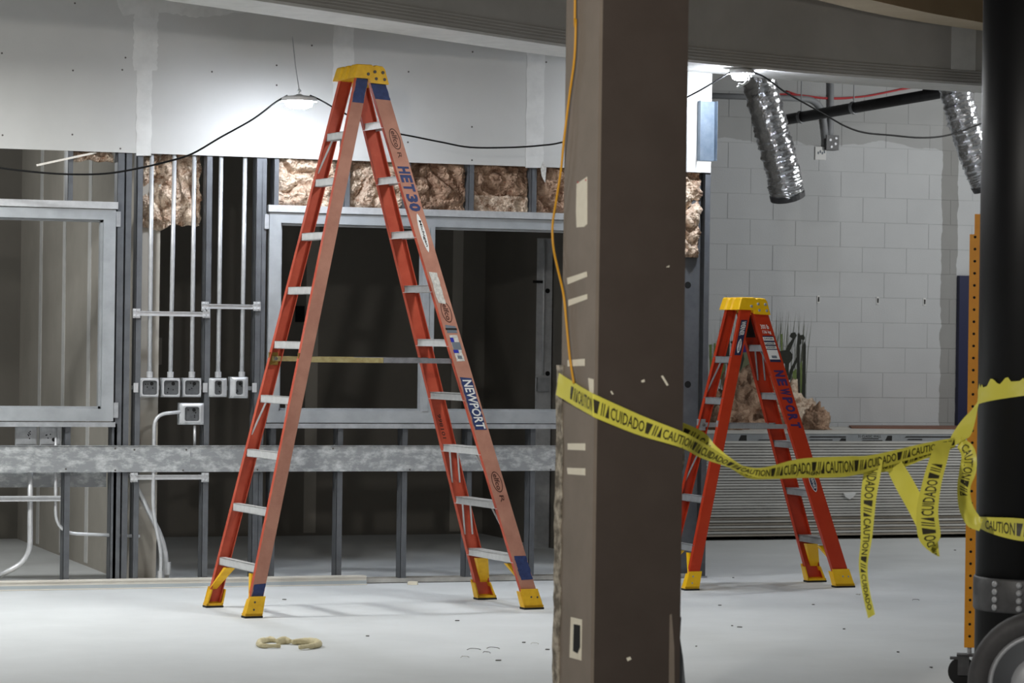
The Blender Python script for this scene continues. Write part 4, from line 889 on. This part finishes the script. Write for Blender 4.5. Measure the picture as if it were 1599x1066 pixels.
# ================================================================== SCAFFOLD AND WHEEL
DS = 12.9
s0 = at_depth(1514.5, 1010, DS); s1 = at_depth(1522, 366, DS); px, py = (s0.x+s1.x)/2, (s0.y+s1.y)/2
sc_ = empty('scaffold_frame', (px, py, 0), -math.atan2(px, py)); tag(sc_, 'orange yellow perforated scaffold post on a caster beside the black column', 'scaffold')
hw = .0235; z0, z1 = s0.z, s1.z
pm = MB().box((-hw, -hw, z0), (hw, hw, z1)).build('post', 'scaffold', sc_, world=False)
MB().box((-.003, -.017, z1-.1), (.034, .017, z1+.09)).build('inner_post', 'scaffold', sc_, world=False)
hp = None; nz_ = int((z1-z0)/.0535)
for k in range(nz_):
    if hp is None: hp = MB().lathe((0, 0, 0), [(.0062, 0), (.0062, .0008)], 12, (0, -1, 0)).build('pin_hole', 'dark', sc_, world=False); hp.location = (0, -hw, z0+.05)
    else: c = hp.copy(); COL.objects.link(c); c.parent = sc_; c.location = (0, -hw, z0+.05+k*.0535)
MB().box((.03, -.02, z0+.1), (1.2, .02, z0+.14)).build('lower_rail', 'scaffold', sc_, world=False)
MB().box((1.2, -hw, z0), (1.247, hw, z1)).build('post', 'scaffold', sc_, world=False)
for xx in (0, 1.2235):
    MB().lathe((xx, 0, z0-.03), [(.01, 0), (.01, .04)], 10).build('caster_stem', 'lightgrey', sc_, world=False)
    yk = MB().box((xx-.055, -.035, z0-.04), (xx+.02, .035, z0-.03)).box((xx-.05, -.035, .05), (xx, -.03, z0-.035)).box((xx-.05, .03, .05), (xx, .035, z0-.035)).build('caster_fork', 'darkgrey', sc_, world=False)
    MB().lathe((xx-.03, -.02, .064), [(.02, 0), (.05, .004), (.063, .008), (.063, .032), (.05, .036), (.02, .04)], 24, (0, 1, 0)).build('caster_wheel', 'rubber', sc_, world=False)
    MB().box((xx-.085, -.02, z0-.055), (xx-.05, .02, z0-.045)).build('brake_lever', 'darkgrey', sc_, world=False)

wc = at_depth(1628, 1084, 10.65); wr = .272
wheel = empty('cart_wheel', (wc.x, wc.y, 0), -YAW-.25); tag(wheel, 'big black wheel with pale hub at the lower right corner', 'wheel')
zc = wr
MB().lathe((0, -.05, zc), [(.2, 0), (.235, -.006), (.262, .004), (wr, .03), (wr, .07), (.262, .096), (.235, .106), (.2, .1)], 48, (0, 1, 0)).build('tyre', 'rubberworn', wheel, smooth=True, world=False) if False else None
mat('tyre_rubber', (58, 57, 58), (70, 69, 70), rough=.65, scale=14); M['tyre'] = MATS['tyre_rubber']
MB().lathe((0, -.05, zc), [(.19, .01), (.2, 0), (.235, -.006), (.262, .004), (wr, .03), (wr, .07), (.262, .096), (.235, .106), (.2, .1), (.19, .09)], 48, (0, 1, 0)).build('tyre', 'tyre', wheel, smooth=True, world=False)
MB().lathe((0, -.05, zc), [(.196, -.002), (.18, -.006), (.172, .012), (.16, .03)], 48, (0, 1, 0)).build('rim', 'lightgrey', wheel, smooth=True, world=False)
MB().lathe((0, -.045, zc), [(.172, .02), (.1, .03), (.098, .06)], 40, (0, 1, 0)).build('disc', 'column', wheel, smooth=True, world=False)
MB().lathe((0, -.05, zc), [(.02, -.035), (.09, -.028), (.112, -.005), (.115, .03)], 36, (0, 1, 0)).build('hub', 'lightgrey', wheel, smooth=True, world=False)
MB().lathe((0, -.05, zc), [(.03, -.05), (.032, -.035)], 16, (0, 1, 0)).build('axle_cap', 'darkgrey', wheel, smooth=False, world=False)
MB().box((-.02, .0, zc-.02), (.02, .3, zc+.02)).build('axle', 'darkgrey', wheel, world=False)

# ================================================================== CAUTION TAPE
TW = .0762
def ribbon(name, label, pts, words=None, phase=0.0, n=7, wob=.003, flip=False, rag=0.0, parent_words=True, group='strips of caution tape', back=False):
    """pts: (centre, width vector) -> strip; lettering follows the strip"""
    C = spline([p for p, _ in pts], n); V = spline([v for _, v in pts], n); m = 6; mb = MB(); L = [0.0]
    for i in range(1, len(C)): L.append(L[-1]+(C[i]-C[i-1]).length)
    nrm = []
    for i in range(len(C)):
        t = (C[min(i+1, len(C)-1)]-C[max(i-1, 0)]).normalized(); q = t.cross(V[i].normalized()); q = q.normalized() if q.length > 1e-5 else Vector((0, -1, 0))
        if q.dot(-_d) < 0: q = -q
        nrm.append(q)
    def P(i, v): return C[i]+V[i]*(v-.5)+nrm[i]*(wob*noise.noise(Vector((L[i]*22, v*2.2, phase))))
    vs_ = []
    for i in range(len(C)):
        for j in range(m+1):
            v = j/m; q = P(i, v)
            if rag and j == m: q = q+V[i].normalized()*rag*abs(noise.noise(Vector((L[i]*70, 3, phase))))*2
            vs_.append(q)
    mb.add(vs_, [(i*(m+1)+j, i*(m+1)+j+1, (i+1)*(m+1)+j+1, (i+1)*(m+1)+j) for i in range(len(C)-1) for j in range(m)])
    t = mb.build(name, 'tape', smooth=True); tag(t, label, 'tape', group)
    def S(s, v, lift=.0012):
        s = max(0, min(L[-1]-1e-6, s)); i = 0
        while L[i+1] < s: i += 1
        f_ = (s-L[i])/(L[i+1]-L[i]); a, b = P(i, v), P(i+1, v); return a.lerp(b, f_)+nrm[i].lerp(nrm[i+1], f_)*lift
    if words:
        ink = MB(); s = phase; k = 0; per = .212
        def word(wd, s0, wl):
            vs2, fs, _ = text_geo(wd, .012); base = len(ink.v)
            for u, v in vs2:
                ink.v.append(S(s0+wl*u, .2+.58*v if not flip else .8-.58*v))
            for f in fs: ink.f.append([base+q for q in f]); ink.m.append(0)
        def quad(a, b, c_, e, v0=.2, v1=.78):
            nn = 3
            for r_ in range(nn):
                va, vb = v0+(v1-v0)*r_/nn, v0+(v1-v0)*(r_+1)/nn; ta, tb = r_/nn, (r_+1)/nn
                A, B = a+(e-a)*ta, b+(c_-b)*ta; A2, B2 = a+(e-a)*tb, b+(c_-b)*tb
                ink.add([S(A, va), S(B, va), S(B2, vb), S(A2, vb)], [(0, 1, 2, 3)])
        while s < L[-1]-.02:
            if s+.142 < L[-1] and s >= 0: word(words[k % len(words)], s, .138)
            if s+.2 < L[-1] and s+.145 > 0:
                quad(s+.145, s+.158, s+.168, s+.143); quad(s+.171, s+.175, s+.181, s+.177); quad(s+.18, s+.184, s+.19, s+.186); quad(s+.19, s+.206, s+.204, s+.202)
            s += per; k += 1
        if ink.v: ink.build('lettering', 'tapeink', t)
    return t
def up(x, y, D, half):   # width vector from two pixel offsets at one depth
    return at_depth(x+half[0], y+half[1], D)-at_depth(x-half[0], y-half[1], D)
YCf = cy0-.006
def TP(x, y, D, hx, hy): return (at_depth(x, y, D), up(x, y, D, (hx, hy)))
Dc = lambda P_: (P_-CAMPOS).dot(_d)
pL = on_x(869.5, 599, cx0-.006); pC = on_y(928, 633, YCf); pM = on_y(1000, 664, YCf); pR = on_y(1066, 687, YCf)
Dl, Dcn, Dm, Dr = Dc(pL), Dc(pC), Dc(pM), Dc(pR)
strip = [(on_x(870.5, 599, cx0-.02), up(870.5, 599, Dl, (2.4, -17))), (on_x(898, 616, cx0-.01), up(898, 616, Dl-.1, (1, -17.5))), (on_x(922, 630, cx0-.007), up(922, 630, Dcn, (0, -18))), (on_y(934, 636, YCf-.001), up(934, 636, Dcn, (0, -18))),
         (pM, up(1000, 664, Dm, (3, -15))), (pR, up(1066, 687, Dr, (3.5, -11.5))), TP(1100, 705, 10.42, 5, -10), TP(1140, 724, 10.5, 6, -4), TP(1165, 734, 10.55, 4, -5), TP(1195, 738, 10.6, 1, -9), TP(1250, 731, 10.72, 0, -15), TP(1320, 728, 10.85, 0, -16), TP(1362, 722, 10.93, 0, -12), TP(1440, 702, 11.05, 0, -9.5), TP(1490, 690, 11.12, 0, -7)]
ribbon('caution_tape', 'yellow caution tape wrapped on the column and sagging across to the black column', strip, ['CUIDADO', 'CAUTION'], phase=-.025, n=12, wob=.002)
strip = [(Vector((cx0+cw+.004, cy0+cdp+.012, on_x(1060, 660, cx0+cw+.004).z)), up(1062, 660, 10.6, (1, -16))), TP(1085, 684, 10.58, 6, -14), TP(1112, 707, 10.56, 7, -10), TP(1142, 724, 10.56, 5, -5), TP(1168, 738, 10.6, 1, -8), TP(1200, 741, 10.64, 0, -7), TP(1260, 739, 10.74, 0, -6), TP(1330, 733, 10.88, 0, -8), TP(1395, 722, 11.0, 0, -12), TP(1450, 706, 11.08, 0, -8), TP(1492, 692, 11.14, 0, -6)]
ribbon('caution_tape', 'second caution tape coming from behind the column and twisting below the first', strip, ['CUIDADO', 'CAUTION'], phase=.01, n=10, wob=.004)
# round the black column
def wrap(za_px, zb_px, a0, a1, yfun, name, label, hw_, rag=0, words=None, phase=0.0, rr=.004):
    pts = []
    for k in range(15):
        t = k/14; a = a0+(a1-a0)*t; p = Vector((bc.x+(BR+rr)*math.cos(a), bc.y+(BR+rr)*math.sin(a), yfun(t)))
        pts.append((p, Vector((0, 0, hw_(t)))))
    return ribbon(name, label, pts, words, phase=phase, n=4, wob=.003, rag=rag)
zpx = lambda y: at_depth(1560, y, 11.15).z
A0, A1 = math.pi+.05-YAW, -.2-YAW
A0 = -math.pi-YAW+.05+.0; A1 = -YAW+.1
wrap(0, 0, A0, A1, lambda t: zpx(622-22*min(1, t*2)), 'caution_tape', 'frayed caution tape bound round the black column higher up', lambda t: .058, rag=.02, words=None, phase=3.0)
wrap(0, 0, A0, A1, lambda t: zpx(818+14*min(1, t*1.6)), 'caution_tape', 'caution tape bound round the black column lower down', lambda t: .035+.05*min(1, t*3), words=['CAUTION', 'CUIDADO'], phase=.09)
ribbon('caution_tape', 'slanting shaded piece of caution tape from the knot up to the upper band', [TP(1530, 622, 11.16, 4, -11), TP(1518, 640, 11.15, 10, -9), TP(1508, 662, 11.14, 15, -6), TP(1500, 682, 11.13, 16, -3), TP(1494, 694, 11.12, 10, -6)], None, phase=5, n=8)
ribbon('caution_tape', 'crumpled caution tape knot hanging down beside the black column', [TP(1498, 690, 11.13, 3, -9), TP(1511, 705, 11.12, 10, -6), TP(1512, 730, 11.1, 13, 2), TP(1505, 760, 11.12, 10, 3), TP(1508, 790, 11.13, 11, -2), TP(1519, 812, 11.13, 9, -8), TP(1532, 820, 11.12, 3, -9)], ['CAUTION'], phase=.02, n=8, wob=.012)
ribbon('caution_tape', 'narrow loose tape tail hanging straight down from the sagging tape', [TP(1367, 716, 10.95, 12, 2), TP(1361, 745, 10.94, 13, 2), TP(1356, 780, 10.93, 12, 1), TP(1353, 838, 10.93, 9, 0), TP(1348, 882, 10.94, 7, 1), TP(1352, 922, 10.95, 6, -1), TP(1361, 962, 10.96, 5.5, -3)], ['CUIDADO', 'CAUTION'], phase=.015, n=9, wob=.003)
ribbon('caution_tape', 'folded caution tape loop hanging in a point from the sagging tape', [TP(1394, 722, 11.0, 12, -5), TP(1412, 755, 11.0, 13, -7), TP(1432, 792, 10.99, 13, -6), TP(1449, 830, 10.98, 12, -4), TP(1457, 856, 10.97, 9, 4), TP(1456, 862, 10.955, 8, 6), TP(1452, 842, 10.93, -16, 2), TP(1448, 800, 10.92, -17, 0), TP(1455, 755, 10.93, -15, -1), TP(1466, 715, 10.98, -14, -1), TP(1474, 690, 11.06, -12, 0)], ['CUIDADO'], phase=.32, n=9, wob=.003)

# ================================================================== FLOOR SCRAPS
fc = on_z(450, 1003)
t = empty('foam_scrap', tuple(fc)); tag(t, 'broken ring of cream dried foam lying on the floor before the tall ladder', 'foam')
def sausage(px_pts, r, nm):
    P = spline([on_z(x, y, r*.75) for x, y in px_pts], 6); n_ = len(P)
    rr = [r*(.55+.45*math.sin(math.pi*min(1, (i+.6)/n_*1.15)))*(1+.25*noise.noise(Vector((i*.7, r*100, 2)))) for i in range(n_)]
    MB().tube(P, rr, 10).build(nm, 'foam', t, smooth=True)
sausage([(428, 999), (418, 999), (408, 1001), (405, 1005), (412, 1008), (438, 1008)], .016, 'foam_bead'); sausage([(433, 1001), (445, 1000), (454, 1001)], .021, 'foam_bead')
sausage([(457, 1002), (475, 1001), (490, 1002), (497, 1005), (488, 1008), (468, 1010)], .02, 'foam_bead'); sausage([(430, 1000), (422, 997), (412, 999)], .014, 'foam_bead')
random.seed(21)
bits = [(444, 936, 9, 'dark sliver on the floor behind the foam'), (714, 969, 10, 'dark chip on the floor beside the ladder foot'), (740, 1014, 26, 'thin wire strand lying left of the column base'), (770, 1012, 24, 'bent wire strand among the scraps by the column'), (760, 1019, 14, 'short dark twig among the scraps by the column'), (726, 1026, 16, 'pale splinter below the wire strands'), (778, 1031, 12, 'lowest dark twig by the column'), (818, 1003, 7, 'dark crumb right of the wire strands'), (835, 1005, 14, 'pale strand next to the dark crumb'), (855, 1014, 8, 'dark chip touching the column edge'), (574, 993, 6, 'tiny dark chip between the ladder legs'), (1145, 902, 5, 'dark speck behind the short ladder'), (1124, 945, 8, 'grey chip before the short ladder'), (1155, 979, 10, 'dark sliver on the open floor right of the column'), (1143, 977, 4, 'tiny speck beside the dark sliver'), (1270, 944, 6, 'dark speck under the short ladder front'), (1318, 982, 5, 'dark speck right of the short ladder foot'), (1340, 928, 10, 'pale scrap by the short ladder right foot'), (1491, 859, 6, 'dark chip near the wallboard stack'), (1430, 937, 16, 'dark sliver near the scaffold post'), (1402, 1018, 5, 'dark crumb low on the open floor'), (1087, 1009, 4, 'dark crumb by the broken board'), (1454, 1042, 5, 'dark crumb before the scaffold caster')]
for x, y, l, lab in bits:
    p = on_z(x, y, .002); s = l/310.0/2*.8; a = random.uniform(-.5, .5)-YAW; v = Vector((math.cos(a), math.sin(a), 0))
    nm = 'floor_scrap'
    if l > 12:
        o = MB().tube(spline([p-v*s, p-v*s*.3+Vector((0, .02, .004)), p+v*s*.4+Vector((0, -.015, .006)), p+v*s], 4), .0016, 5).build('wire_scrap', 'scrap' if 'pale' not in lab else 'paper')
    else: n_ = Vector((-v.y, v.x, 0)); o = MB().prism([p-v*s-n_*.005, p+v*s*.8-n_*.007, p+v*s+n_*.004, p-v*s*.5+n_*.007], (0, 0, .004)).build(nm, 'scrap' if 'pale' not in lab else 'paper')
    tag(o, lab, 'scrap', 'scraps on the floor')
p = on_z(645, 913, 0); tag(MB().prism([p+Vector(q) for q in ((-.035, 0, .001), (.02, -.02, .001), (.035, .01, .001), (0, .03, .001))], (0, 0, .02)).build('plaster_crumb', 'plaster'), 'white plaster crumb lying by the floor track', 'scrap')
